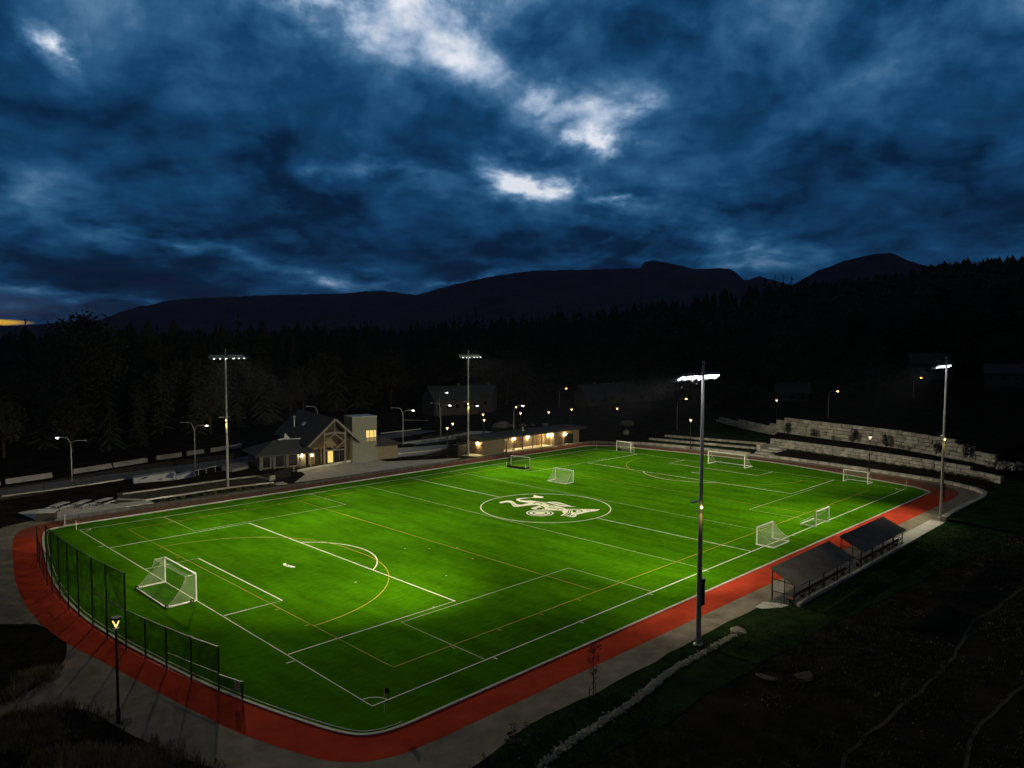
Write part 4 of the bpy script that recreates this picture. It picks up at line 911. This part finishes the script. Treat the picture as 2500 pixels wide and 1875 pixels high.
w_ = MB(); w_.quad((0, 0, 0), (6.3, 0, 0), (6.3, .25, 1.35), (0, .25, .85)); w_.quad((0, .25, .85), (6.3, .25, 1.35), (6.3, 2.2, 1.35), (0, 2.2, .85)); w_.quad((0, 0, 0), (0, .25, .85), (0, 2.2, .85), (0, 2.2, 0)); w_.quad((6.3, 0, 0), (6.3, 2.2, 0), (6.3, 2.2, 1.35), (6.3, .25, 1.35)); w_.quad((0, 2.2, 0), (0, 2.2, .85), (6.3, 2.2, 1.35), (6.3, 2.2, 0)); w_.build('ramp', m_mur, mu)
sh = MB()
def on(x, f, mb_=None): h = .85 + .5 * x / 6.3; return (x, .25 * f - .012, h * f)
for poly in ([(.5, .08), (1.2, .12), (2.3, .9), (1.6, .88), (.9, .5)], [(2.9, .3), (4.2, .2), (4.3, .7), (3.6, .78)], [(4.7, .45), (5.9, .25), (6.2, .92), (5.2, .96)], [(5.4, .05), (5.9, .2), (6.2, .02)]):
    sh.quad(*[on(a, b) for a, b in poly])
sh.build('mural', m_blue, mu)
m2 = thing('skate_bank', 'white and black angular skate bank right of the painted ramp', 'skate ramp', (-29.0, 57.0, 0), R(14))
w_ = MB(); w_.quad((0, 0, 0), (3.6, 0, 0), (3.6, .4, .9), (0, .4, .55)); w_.quad((0, .4, .55), (3.6, .4, .9), (3.6, 1.8, .9), (0, 1.8, .55)); w_.quad((0, 0, 0), (0, .4, .55), (0, 1.8, .55), (0, 1.8, 0)); w_.quad((3.6, 0, 0), (3.6, 1.8, 0), (3.6, 1.8, .9), (3.6, .4, .9)); w_.build('ramp', m_mur, m2)
w_ = MB(); w_.quad((1.2, -.015, .02), (3.5, -.015, .02), (3.5, .38, .88), (1.7, .30, .55)); w_.build('mural', m_blue, m2)
w_ = MB(); w_.bar((3.6, .3, .93), (8.6, 1.2, .98), .07); [w_.bar((x, .3 + (x - 3.6) * .18, 0), (x, .3 + (x - 3.6) * .18, .95), .06) for x in (4.4, 6.2, 8.4)]; w_.build('grind_rail', m_steel, m2)
pk = MB(); pk.prism([(-19.9, 60.4), (-19.2, 57.6), (-15.4, 59.2), (-13.4, 63.6), (-18.4, 63.6)], 0, .45); tag(pk.build('concrete_block', m_concd), 'pale concrete platform behind the left mast by the clubhouse wing', 'concrete platform')
br = [((-56.5, 70.6), (-51.1, 71.9)), ((-50.4, 72.0), (-43.4, 73.6)), ((-39.8, 75.0), (-33.0, 77.1)), ((-32.7, 77.2), (-26.0, 79.4)), ((-23.9, 80.5), (-18.6, 81.9)), ((-17.4, 82.2), (-13.6, 83.2)), ((-12.0, 83.4), (-4.2, 86.0))]
bl_ = ['pale concrete road barrier, leftmost at the edge of the photo', 'pale concrete road barrier just left of the far left street lamp', 'pale concrete road barrier just right of the far left street lamp', 'pale concrete road barrier, longest stretch beyond the road fence', 'short pale road barrier beyond the painted ramp', 'shortest pale road barrier left of the middle street lamp', 'pale concrete road barrier right of the left floodlight mast']
for (a, b), l in zip(br, bl_):
    w_ = MB(); d = atan2(b[1] - a[1], b[0] - a[0]); c = ((a[0] + b[0]) / 2, (a[1] + b[1]) / 2); ln0 = hypot(b[0] - a[0], b[1] - a[1])
    pr = [(-.3, 0), (.3, 0), (.12, .35), (.08, .85), (-.08, .85), (-.12, .35)]
    q0 = [(-ln0 / 2, y, z) for y, z in pr]; q1 = [(ln0 / 2, y, z) for y, z in pr]; w_.quad(*q0[::-1]); w_.quad(*q1)
    for i in range(6): w_.quad(q0[i], q0[(i + 1) % 6], q1[(i + 1) % 6], q1[i])
    o = w_.build('road_barrier', m_concd); o.location = (*c, 0); o.rotation_euler = (0, 0, d); tag(o, l, 'barrier', 'concrete barriers beyond the road')

# ------------------------------------------------------------------ plants
def leafball(mb, c, r, n, s, rn, sq=1.0):
    for _ in range(n):
        while True:
            p = Vector((rn.uniform(-1, 1), rn.uniform(-1, 1), rn.uniform(-1, 1)))
            if .15 < p.length < 1: break
        p = p * (.55 + .45 * p.length) * r; p.z *= sq; p += Vector(c)
        a = Vector((rn.gauss(0, 1), rn.gauss(0, 1), rn.gauss(0, .7))).normalized(); b = a.orthogonal().normalized(); b.rotate(Matrix.Rotation(rn.uniform(0, 6.28), 3, a)); q = s * rn.uniform(.6, 1.4)
        mb.quad(tuple(p - a * q), tuple(p + b * q * .55), tuple(p + a * q), tuple(p - b * q * .5))
def conifer_mesh(h, seed, drop=.55, wide=.17, layers=15, per=8):
    rn = random.Random(seed); t = MB(); t.tube([(0, 0, -.5), (.1, 0, h * .5), (0, .05, h * .97)], h * .016, 7, h * .003); c = MB()
    for i in range(layers):
        f = i / (layers - 1); z = h * (.10 + .86 * f); R_ = h * wide * (1 - f) ** .82 * rn.uniform(.8, 1.15) + h * .012
        k = max(4, int(per * (1 - f * .45)))
        for j in range(k):
            if rn.random() < .10: continue
            a = 2 * pi * (j + rn.uniform(-.35, .35)) / k + i * 1.1; r_ = R_ * rn.uniform(.6, 1.15); dz = -r_ * drop * rn.uniform(.6, 1.2)
            ca, sa = cos(a), sin(a); zz = z + rn.uniform(-.02, .02) * h
            for q in range(6):
                f0 = q / 6; f1 = (q + 1.5) / 6; w_ = r_ * .26 * (1.05 - f0) + .12; sd = rn.uniform(-.2, .2)
                for s in (-1, 1):
                    p0 = (ca * r_ * f0, sa * r_ * f0, zz + dz * f0 ** 1.3)
                    x1, y1 = r_ * f1, s * w_ * rn.uniform(.7, 1.3)
                    p1 = (ca * x1 - sa * y1, sa * x1 + ca * y1, zz + dz * f1 ** 1.3 - w_ * .55)
                    x2, y2 = r_ * min(f1 + .12, 1.1), s * w_ * sd
                    p2 = (ca * x2 - sa * y2, sa * x2 + ca * y2, zz + dz * f1 ** 1.2 + .04 * h * .1)
                    c.quad(p0, p1, p2)
    c.quad((0, 0, h), (.1 * h * .06, 0, h * .93), (0, .1 * h * .06, h * .93)); c.quad((0, 0, h), (-.1 * h * .06, 0, h * .93), (0, -.1 * h * .06, h * .93)); return t, c
def broad_mesh(h, seed, n=2200):
    rn = random.Random(seed); t = MB(); t.tube([(0, 0, -.5), (.2, .1, h * .3), (.1, -.1, h * .55)], h * .028, 7, h * .014); c = MB(); k = 15
    for i in range(k):
        a = i * 2.4; f = (i + .5) / k; zz = h * (.36 + .50 * f); rr_ = h * .27 * sqrt_(1 - (f - .35) ** 2 * 1.9) * rn.uniform(.75, 1.1); e = (cos(a) * rr_, sin(a) * rr_, zz)
        t.tube([(.1, 0, h * (.25 + .2 * f)), (e[0] * .5, e[1] * .5, zz * .9), e], h * .008, 5, h * .003)
        leafball(c, e, h * rn.uniform(.11, .17), n // k, h * .017, rn, .8)
    leafball(c, (0, 0, h * .86), h * .15, n // 8, h * .017, rn, .8); return t, c
def sqrt_(x): return math.sqrt(max(.05, x))
def tree_proto(name, label, cat, tc_, m, group):
    t = thing(name, label, cat, (0, 0, 0), 0, group); tc_[0].build('trunk', m_bark, t, True); tc_[1].build('crown', m, t); return t
CG = 'conifers of the dark forest behind the grounds'; BG = 'broadleaf trees at the edge of the dark forest'
CL = 'dark conifer standing among its like in the black forest behind the grounds'
BL = 'dark rounded broadleaf tree standing among conifers in the black forest behind the grounds'
H0 = 25.0
protos = [tree_proto('conifer_tree', CL, 'tree', conifer_mesh(H0, 3), m_needle, CG), tree_proto('conifer_tree', CL, 'tree', conifer_mesh(H0, 8, .4, .145, 17, 7), m_needle, CG), tree_proto('conifer_tree', CL, 'tree', conifer_mesh(H0, 21, .75, .20, 13, 8), m_needle, CG),
          tree_proto('broadleaf_tree', BL, 'tree', broad_mesh(H0, 5), m_leaf, BG), tree_proto('broadleaf_tree', BL, 'tree', broad_mesh(H0, 13), m_leaf, BG)]
used = [False] * 5
EDGE = [(-38, 172), (-29, 176), (-23, 188), (-18.6, 214), (-14, 245), (-9, 258), (0, 268), (5, 280), (9, 262), (14, 238), (22, 236), (38, 240)]
TOP = [(-40, .7), (-34, .7), (-26, 1.0), (-20, 1.4), (-14, 1.5), (-7, 1.6), (-3, 2.4), (0, 2.2), (5, 2.7), (11, 3.5), (17, 3.9), (20, 4.2), (24.5, 4.3), (28.4, 5.0), (31, 5.3), (40, 5.2)]
def put(k, x, y, h, rz=None, label=None, group=None):
    rz = rnd.uniform(0, 6.28) if rz is None else rz; loc = (x, y, ground(x, y) - .1)
    if not used[k]: used[k] = True; o = protos[k]; o.location = loc; o.rotation_euler = (0, 0, rz); o.scale = (h / H0,) * 3
    else: o = dup(protos[k], loc, rz, h / H0)
    o['label'] = label or (CL if k < 3 else BL); o['group'] = group or (CG if k < 3 else BG); return o
HOUSES = []
special = []
def toptree(az_, el_, r_, k, label, hmax=40):
    x, y = polar(az_, r_); h = CAM[2] + r_ * tan(R(el_)) - ground(x, y); special.append((x, y)); put(k, x, y, min(h, hmax), None, label)
toptree(-32.9, 1.45, 240, 0, 'bushy lone conifer silhouetted against the yellow afterglow')
toptree(-31.2, 1.25, 262, 1, 'slim conifer tip just right of the yellow afterglow strip')
toptree(-30.6, 1.35, 250, 1, 'narrow conifer silhouetted between the afterglow and the tallest left tree')
toptree(-29.7, 2.05, 228, 3, 'tallest ragged tree breaking the left skyline near the sunset')
toptree(-20.0, 2.1, 262, 2, 'broad pointed conifer rising above the treeline over the left mast', 44)
toptree(-2.8, 2.75, 300, 2, 'dark conifer rising above the centre of the treeline', 46)
for a, e_, r_, k, l in ((18.5, 4.75, 560, 2, 'layered conifer at the left of the ridge clump against the sky'), (19.2, 4.95, 560, 0, 'tall conifer in the middle of the ridge clump against the sky'), (19.75, 5.0, 575, 0, 'tall dense conifer beside the middle of the ridge clump'), (20.3, 4.85, 570, 2, 'conifer at the right of the ridge clump against the sky'), (21.3, 4.7, 565, 1, 'small conifer tip standing apart right of the ridge clump')): toptree(a, e_, r_, k, l, 34)
for a, r_, h, l in ((-9.2, 252, 21, 'pale rounded broadleaf tree above the tower of the clubhouse'), (-.4, 262, 22, 'pale rounded broadleaf tree behind the two upper lantern posts'), (10.4, 268, 30, 'large pale broadleaf tree left of the nearest floodlight mast'), (13.5, 275, 33, 'largest broadleaf crown behind the nearest floodlight mast'), (19.5, 262, 27, 'broadleaf tree above the middle of the upper stone wall'), (16.0, 270, 24, 'lower broadleaf tree right of the nearest floodlight mast'), (-22.0, 216, 20, 'broadleaf tree behind the middle left street lamp'), (-33, 205, 17, 'broadleaf tree behind the far left street lamp')):
    x, y = polar(a, r_); special.append((x, y)); put(3 + (len(special) % 2), x, y, h, None, l)
cand = []
rt_ = random.Random(31); n_try = 0
while len(cand) < 262 and n_try < 20000:
    n_try += 1; a = rt_.uniform(-37, 37); e0 = interp(EDGE, a); r_ = e0 + 105 * rt_.random() ** 1.3; x, y = polar(a, r_)
    if any((x - p) ** 2 + (y - q) ** 2 < 30 for p, q in cand) or any((x - p) ** 2 + (y - q) ** 2 < 36 for p, q in special): continue
    cand.append((x, y)); lim = CAM[2] + r_ * tan(R(interp(TOP, a))) - ground(x, y)
    kk = rt_.random(); k = 3 + int(rt_.random() * 2) if kk < (.16 if a < 8 else .42) else int(rt_.random() * 3)
    h = min(lim * rt_.uniform(.74, 1.03), 38) if k < 3 else min(lim * rt_.uniform(.5, .8), 24)
    if a > 8: h *= .34 + .66 * sstep((r_ - 240) / 75)
    if a < -15: h *= .6 + .4 * sstep((r_ - e0) / 30)
    if abs(a - 29) < 2.6 and r_ < 300 or abs(a - 33.6) < 2.2 and r_ < 290 or abs(a - 20.5) < 1.6 and r_ < 262: cand.pop(); continue
    put(k, x, y, max(h, 7))
# the wood beyond, one mass
ff = MB(); rf_ = random.Random(77); cnt = 0
while cnt < 2900:
    a = rf_.uniform(-42, 42); e0 = interp(EDGE, a) + 100; r_ = e0 + (900 - e0) * rf_.random() ** 1.15; x, y = polar(a, r_); z0 = ground(x, y)
    lim = CAM[2] + r_ * tan(R(interp(TOP, a) - .05)) - z0
    if a < 14: lim *= rf_.uniform(.8, 1.02)
    h = min(rf_.uniform(15, 30), lim)
    if h < 5: h = 5 if a > 14 else 0
    if h <= 0: cnt += 1; continue
    cnt += 1; bush = rf_.random() < .3; rr0 = h * (.26 if bush else .16); k = 7; nl = 5
    for i in range(nl):
        f = i / nl; zt0 = z0 + h * (.06 + .94 * f); zt1 = z0 + h * (.06 + .94 * min(1, f + .36)); r0_ = rr0 * ((1 - f) ** .8 if not bush else sqrt_(1 - (2 * f - .8) ** 2)); st_ = rf_.uniform(0, 6); n = len(ff.v)
        ff.v.append((x, y, zt1 if not bush else zt0 + h * .26))
        for j in range(k):
            q = st_ + 2 * pi * j / k; rj = r0_ * rf_.uniform(.62, 1.2); ff.v.append((x + cos(q) * rj, y + sin(q) * rj, zt0 - rf_.uniform(0, .05) * h))
        for j in range(k): ff.f.append((n, n + 1 + j, n + 1 + (j + 1) % k))
tag(ff.build('far_forest', m_needle), 'unbroken dark forest covering the far slopes under the mountains', 'forest', kind='stuff')

# sapling, shrubs
sp = thing('sapling', 'thin staked young tree with sparse reddish leaves beside the gravel path', 'young tree', (-39.5, -40.35, 0))
t_ = MB(); t_.tube([(0, 0, 0), (.04, .02, 1.2), (0, .05, 2.2), (.06, 0, 3.4)], .035, 6, .008)
rs = random.Random(4); tips = []
for i in range(22):
    f = rs.uniform(.25, 1); a = rs.uniform(0, 6.28); l = rs.uniform(.25, .55) * (1.15 - f * .5); z = 3.3 * f; e = (cos(a) * l, sin(a) * l, z + l * 1.0); t_.tube([(.03, .02, z), (e[0] * .6, e[1] * .6, z + l * .45), e], .010, 4, .004); tips.append(e)
t_.build('trunk', m_bark, sp)
m_red = mat('reddish leaves', (.14, .04, .025), .9, .4, 3); c_ = MB()
for e in tips: leafball(c_, e, .26, 11, .07, rs)
c_.build('crown', m_red, sp)
for x, y in ((-.35, .05), (.35, .1)):
    MB().tube([(x, y, 0), (x, y, .75)], .03, 6).build('stake', m_wood, sp)
MB().bar((-.35, .05, .5), (.35, .1, .5), .03).build('tie', m_black, sp)
def shrub(x, y, z, h, w_, label, group, seed, n=170, m=m_leaf):
    rn = random.Random(seed); t = thing('shrub', label, 'shrub', (x, y, z), 0, group); s_ = MB()
    for i in range(6): a = i * 1.05; s_.tube([(0, 0, 0), (cos(a) * w_ * .3, sin(a) * w_ * .3, h * .7)], .02, 4, .008)
    s_.build('stem', m_bark, t); c = MB()
    for i in range(4): leafball(c, (rn.uniform(-.3, .3) * w_, rn.uniform(-.3, .3) * w_, h * (.35 + .18 * i)), w_ * .42, n // 4, .09 * max(.6, h), rn, 1.1)
    c.build('foliage', m, t); return t
WG = 'shrubs in the bed under the upper stone wall'
for i, (px, py, h, w_, l) in enumerate(((88.6, 5.6, 2.6, 1.5, 'dark upright shrub at the high left end of the upper wall bed'), (86.6, -1.2, 2.1, 1.3, 'dark shrub second from the left under the tallest wall'), (85.4, -6.0, 1.1, 1.2, 'low dark shrub left of the corner lantern post'), (84.9, -10.4, 2.9, 1.6, 'largest dark shrub behind the corner lantern post'), (83.0, -17.6, 2.5, 1.3, 'dark shrub right of the corner lantern post under the wall'), (81.8, -21, 1.0, 1.3, 'low dark shrub midway between the two posts under the wall'), (80.2, -27.6, 2.2, 1.3, 'dark shrub just behind the far corner floodlight mast'), (78.5, -33.0, 2.6, 1.4, 'dark shrub near the stepped low end of the upper wall'))):
    shrub(px, py, 2.05, h, w_, l, WG, 40 + i)
for i, (px, py, h, l) in enumerate(((-47.6, -40.9, 1.0, 'small dark shrub standing on the edge of the gravel path'), (-46.4, -41.3, .8, 'low dark shrub, middle of three by the gravel path corner'), (-48.4, -42.3, 1.3, 'dark shrub nearest the camera below the gravel path'))):
    shrub(px, py, 0, h, .9, l, 'dark shrubs at the near edge of the path', 60 + i, 120)
# low planting strips and weeds: uncountable
def tufts(name, label, cat, fn, n, h, m, seed, spread=.12, per=5):
    rn = random.Random(seed); mb = MB(); c = 0
    while c < n:
        p = fn(rn)
        if p is None: continue
        c += 1
        for _ in range(per):
            a = rn.uniform(0, 6.28); hh = h * rn.uniform(.4, 1.3); l = hh * rn.uniform(.1, .8); w_ = .012 + .02 * rn.random(); bx_, by_ = p[0] + rn.uniform(-spread, spread), p[1] + rn.uniform(-spread, spread)
            mb.quad((bx_ - sin(a) * w_, by_ + cos(a) * w_, p[2]), (bx_ + sin(a) * w_, by_ - cos(a) * w_, p[2]), (bx_ + cos(a) * l, by_ + sin(a) * l, p[2] + hh))
    return tag(mb.build(name, m), label, cat, kind='stuff')
def inpoly(p, x, y):
    r = False; j = len(p) - 1
    for i in range(len(p)):
        if (p[i][1] > y) != (p[j][1] > y) and x < (p[j][0] - p[i][0]) * (y - p[i][1]) / (p[j][1] - p[i][1]) + p[i][0]: r = not r
        j = i
    return r
m_dry = mat('dry grass', (.24, .19, .09), 1, .5, .8, (.34, .29, .17)); m_weed = mat('green weeds', (.04, .06, .02), 1, .5, .8)
def region(x0, x1, y0, y1, dens, sc=.3, thr=-.05, z=-.03):
    def f(rn):
        x, y = rn.uniform(x0, x1), rn.uniform(y0, y1)
        if inpoly(grav, x + rn.gauss(0, .45), y + rn.gauss(0, .45)) or mnoise.noise((x * sc, y * sc, 4.4)) < thr + rn.uniform(-.2, .2): return None
        return x, y, z
    return f
tufts('dry_grass', 'clumpy dry grass on the dark bank in the near left corner', 'grass', region(-74, -58, -42, -10, 1, .35, -.1), 8000, .5, m_dry, 1, .22, 8)
tufts('weeds', 'dark green weeds mixed into the bank in the near left corner', 'weeds', region(-74, -56, -46, -14, 1, .5, .0), 3500, .24, m_weed, 2)
tufts('rough_grass', 'rough dark grass over the bare slope right of the path', 'grass', region(-58, 30, -66, -40.3, 1, .16, .02), 9000, .20, m_weed, 3, .2)
tufts('straw_grass', 'scattered pale straw on the bare slope right of the path', 'grass', region(-55, 30, -66, -43, 1, .22, .18), 1500, .14, m_dry, 5, .3)
tufts('bed_plants', 'low dark planting along the foot of the block walls', 'planting', lambda rn: (lambda t, s: (wA[t][0] - s, wA[t][1], .78))(rn.randrange(len(wA) - 3), rn.uniform(.4, 1.8)), 900, .34, m_weed, 6, .5)
tufts('strip_plants', 'row of small dark plants in the strip behind the pitch fence', 'planting', lambda rn: (rn.choice([-37, -35.6, -34.2, -32.4, -31, -29.6, -27.8, -25.6, -24.2, -22.8, -21.4, -20]) + rn.gauss(0, .15), 41.4 + rn.gauss(0, .2), 0), 700, .38, m_weed, 8, .15)
# stone-lined ditch
dl = smooth([(-21.8, -41.6), (-24.5, -41.75), (-28.3, -41.8), (-31.4, -41.8), (-33.6, -41.95), (-35.3, -42.2), (-37.1, -42.5), (-39.4, -42.75), (-41, -42.8), (-43.2, -42.95), (-44.6, -43.0), (-47, -43.3), (-50.5, -44.2)], 8)
dk = MB(); rk = random.Random(9)
for i in range(len(dl) - 1):
    for _ in range(26):
        t = rk.random(); x = dl[i][0] + (dl[i + 1][0] - dl[i][0]) * t; y = dl[i][1] + (dl[i + 1][1] - dl[i][1]) * t; r_ = rk.uniform(.04, .12)
        dk.ball((x + rk.gauss(0, .03), y + rk.gauss(0, .15), r_ * .2), r_, 6, (rk.uniform(.7, 1.3), rk.uniform(.7, 1.3), rk.uniform(.5, .8)), .25, rk)
tag(dk.build('ditch_rocks', m_rock), 'pale broken rock lining the drainage ditch beside the gravel path', 'rocks', kind='stuff')
def rock(x, y, r_, label, z=0, sq=(1, 1, .7), seed=1, name='boulder', group=None, m=m_rock):
    rn = random.Random(seed); mb = MB(); mb.ball((0, 0, 0), r_, 12, sq, .10, rn); o = mb.build(name, m); o.location = (x, y, z + r_ * sq[2] * .5); o.rotation_euler = (.1, .15, rn.uniform(0, 6)); return tag(o, label, 'boulder', group)
rock(-22.6, -41.7, .55, 'pale flat boulder at the upper end of the rock ditch', 0, (1.2, .9, .5), 2)
rock(90.5, 52.5, 1.8, 'pale smooth boulder alone on the dark lawn', 0, (1.25, .8, .6), 3, m=m_dim)
rock(62.5, 73.2, 1.8, 'rounded boulder behind the roof of the low block, largest of the rocks there', 0, (1.3, 1, .65), 4, m=m_dim)
for i, (x, y, r_, l) in enumerate(((66.5, 73.0, 1.0, 'leftmost of the row of small pale rocks behind the low block'), (69.0, 71.5, 1.2, 'second rock from the left in the row behind the low block'), (72.0, 70.5, .9, 'third rock from the left in the row behind the low block'), (74.6, 68.4, 1.1, 'rightmost of the row of small pale rocks behind the low block'))): rock(x, y, r_ * .8, l, 0, (1.3, 1, .6), 10 + i, m=m_dim)
rock(75.6, 41.6, 1.0, 'small dim pale rock below the big boulder on the lawn', 0, (1, .8, .8), 20)
for i, (x, y, l) in enumerate(((-28.4, -47.0, 'flat pale stone slab on the dark slope, left of two'), (-27.0, -48.8, 'flat pale stone slab on the dark slope, right of two'))): rock(x, y, .75, l, -.05, (1.5, 1, .06), 30 + i, 'stone_slab', None, m_trailm)
rp = MB(); rk = random.Random(19)
for _ in range(130): r_ = rk.uniform(.12, .5); rp.ball((77.6 + rk.gauss(0, 1.1), -39.6 + rk.gauss(0, 1.2), 1.3 + rk.uniform(-.3, .9)), r_, 6, (1, 1, .7), .25, rk)
tag(rp.build('rock_pile', m_rock), 'heap of broken pale rock at the low end of the upper wall', 'rocks', kind='stuff')

# ------------------------------------------------------------------ far houses
def house(label, x, y, rz, w_, d_, eave, ridge, m, lit=(), z=None, over=.5):
    z = ground(x, y) if z is None else z
    t = thing('house', label, 'house', (x, y, z), rz); b = MB(); b.box((0, 0, eave / 2 - .5), (w_, d_, eave + 1))
    for s in (-1, 1): b.quad((s * w_ / 2, -d_ / 2, eave), (s * w_ / 2, d_ / 2, eave), (s * w_ / 2, 0, ridge - .1))
    b.build('wall', m, t); r_ = MB(); k = (ridge - eave) / (d_ / 2)
    for s in (-1, 1):
        p = [(-w_ / 2 - over, s * (d_ / 2 + over), eave - k * over), (w_ / 2 + over, s * (d_ / 2 + over), eave - k * over), (w_ / 2 + over, 0, ridge), (-w_ / 2 - over, 0, ridge)]
        q = [(a, b_, c + .2) for a, b_, c in p]; r_.quad(*p); r_.quad(*q)
        for i in range(4): r_.quad(p[i], p[(i + 1) % 4], q[(i + 1) % 4], q[i])
    ro = r_.build('roof', m_roofh, t); c = MB(); c.box((w_ * .22, d_ * .12, ridge), (.7, .7, 1.6)); c.build('chimney', m_wallt, ro)
    n = max(2, int(w_ // 3))
    for i in range(n):
        xx = -w_ / 2 + w_ * (i + .5) / n; f = MB(); f.box((xx, -d_ / 2 - .02, eave * .55), (1.3, .08, 1.3)); fo = f.build('window', m_hw, t)
        MB().quad((xx - .55, -d_ / 2 - .07, eave * .55 - .55), (xx + .55, -d_ / 2 - .07, eave * .55 - .55), (xx + .55, -d_ / 2 - .07, eave * .55 + .55), (xx - .55, -d_ / 2 - .07, eave * .55 + .55)).build('pane', e_win if i in lit else m_dark, fo)
    d = MB(); d.box((w_ * .5 - 1.2, -d_ / 2 - .03, 1.05), (1.0, .08, 2.1)); d.build('door', m_wood, t); return t
m_roofh = mat('grey roof tiles', (.07, .072, .078), .85, .2, 1.5); m_hw = mat('pale house siding', (.085, .085, .085), .8, .1, 1)
fz = R(YAW - 90)
house('grey gabled house with an orange lit front behind the low block, left of the mast', 76, 110, fz + .5, 15, 10, 5.0, 8.6, m_hw)
house('narrow two storey grey house behind the low block, right of the mast', 88, 108, fz - .2, 7.5, 8, 5.6, 8.4, m_hw)
for i, (x, y, l) in enumerate(((124.5, 92.5, 'leftmost house of the row with slanted grey roofs'), (131.5, 89.5, 'second house from the left in the row with slanted grey roofs'), (138.5, 86.5, 'third house from the left in the row with slanted grey roofs'), (145, 83, 'rightmost house of the row with slanted grey roofs'))): house(l, x, y, fz + .45, 8.6, 8.5, 3.2, 6.8, m_hw)
hx, hy = polar(29.0, 300)
house('white house on the dark hillside behind the far corner mast', hx, hy, fz + .3 - R(29), 13, 9, 5.2, 8.6, m_hw)
hx, hy = polar(33.6, 290); house('dim grey house at the right edge of the hillside', hx, hy, fz - R(33), 14, 9, 4.0, 6.6, m_hw)
hx, hy = polar(20.5, 262); house('dim grey house half hidden by trees above the upper stone wall', hx, hy, fz - R(20), 10, 8, 3.6, 6.4, m_hw)

# ------------------------------------------------------------------ mountains
def mountain(prof, D, seed, depth, amp):
    mb = MB(); rows = 9; pr = []
    for (a0, e0), (a1, e1) in zip(prof, prof[1:]):
        n = max(2, int((a1 - a0) * 5))
        for i in range(n): pr.append((a0 + (a1 - a0) * i / n, e0 + (e1 - e0) * i / n))
    pr.append(prof[-1])
    for a, e in pr:
        top = CAM[2] + D * tan(R(e))
        for j in range(rows + 1):
            f = j / rows; r_ = D - depth * (1 - f) if j < rows else D + depth * .6
            t = f if j < rows else 0
            if j == rows - 1: r_, t = D, 1.0
            x, y = polar(a, r_); z = top * (t ** 1.1) - 3; nn = mnoise.noise((x / 420, y / 420, seed)) + .5 * mnoise.noise((x / 150, y / 150, seed))
            z += amp * nn * (1 if 0 < t < 1 else 0) + (amp * .07 * mnoise.noise((x / 40, y / 40, seed)) if t == 1 else 0); mb.v.append((x, y, z))
    k = rows + 1
    for i in range(len(pr) - 1):
        for j in range(rows): mb.f.append((i * k + j, (i + 1) * k + j, (i + 1) * k + j + 1, i * k + j + 1))
    o = struct('mountain', mb, m_mtn); b_ = bmesh.new(); b_.from_mesh(o.data); bmesh.ops.recalc_face_normals(b_, faces=b_.faces)
    if sum(f.normal.z for f in b_.faces) < 0: bmesh.ops.reverse_faces(b_, faces=b_.faces)
    b_.to_mesh(o.data); b_.free(); return o
mountain([(-60, .4), (-36.5, 0.7), (-32.7, 0.9), (-30.9, 1.1), (-28.7, 1.3), (-27.4, 1.9), (-26.3, 2.2), (-24.5, 2.7), (-22.8, 2.9), (-18.5, 3.2), (-12.6, 3.45), (-11, 3.65), (-9.6, 3.7), (-7.2, 3.4), (-3.7, 2.6), (0, 1.5)], 7000, 1, 2600, 90)
mountain([(-15, 1.0), (-12.0, 1.9), (-7.5, 3.3), (-5.5, 3.95), (-3.7, 4.4), (-1.9, 4.8), (1.6, 5.3), (6.8, 5.4), (9.6, 5.45), (9.9, 5.9), (10.6, 6.0), (11.6, 5.8), (13.6, 5.3), (15.4, 5.35), (16.0, 5.3), (16.5, 5.0), (17.0, 4.5), (17.5, 4.5), (18.1, 4.72), (19.4, 4.3), (23.1, 3.2), (28, 2)], 5600, 5, 2200, 80)
mountain([(14, 2.2), (18.5, 3.2), (20.2, 4.0), (21.3, 4.6), (22.0, 5.05), (22.7, 5.25), (23.6, 5.6), (24.5, 5.85), (25.5, 6.05), (26.5, 6.05), (27.1, 5.8), (27.6, 5.5), (28.7, 5.1), (31.4, 4.2), (38.5, 2.8), (50, 2)], 3000, 9, 1300, 45)

# ------------------------------------------------------------------ thin dusk air, seen only over kilometres
m_air = bpy.data.materials.new('dusk air'); m_air.use_nodes = True; t = m_air.node_tree; t.nodes.clear()
ao = t.nodes.new('ShaderNodeOutputMaterial'); av = t.nodes.new('ShaderNodeVolumePrincipled'); av.inputs['Color'].default_value = (.62, .70, 1.0, 1); av.inputs['Density'].default_value = 3.0e-5
t.links.new(av.outputs[0], ao.inputs['Volume'])
hz = MB(); hz.box((0, 0, 399), (34000, 34000, 820)); tag(hz.build('haze', m_air), 'thin bluish dusk haze in front of the far mountains', 'haze', kind='stuff')
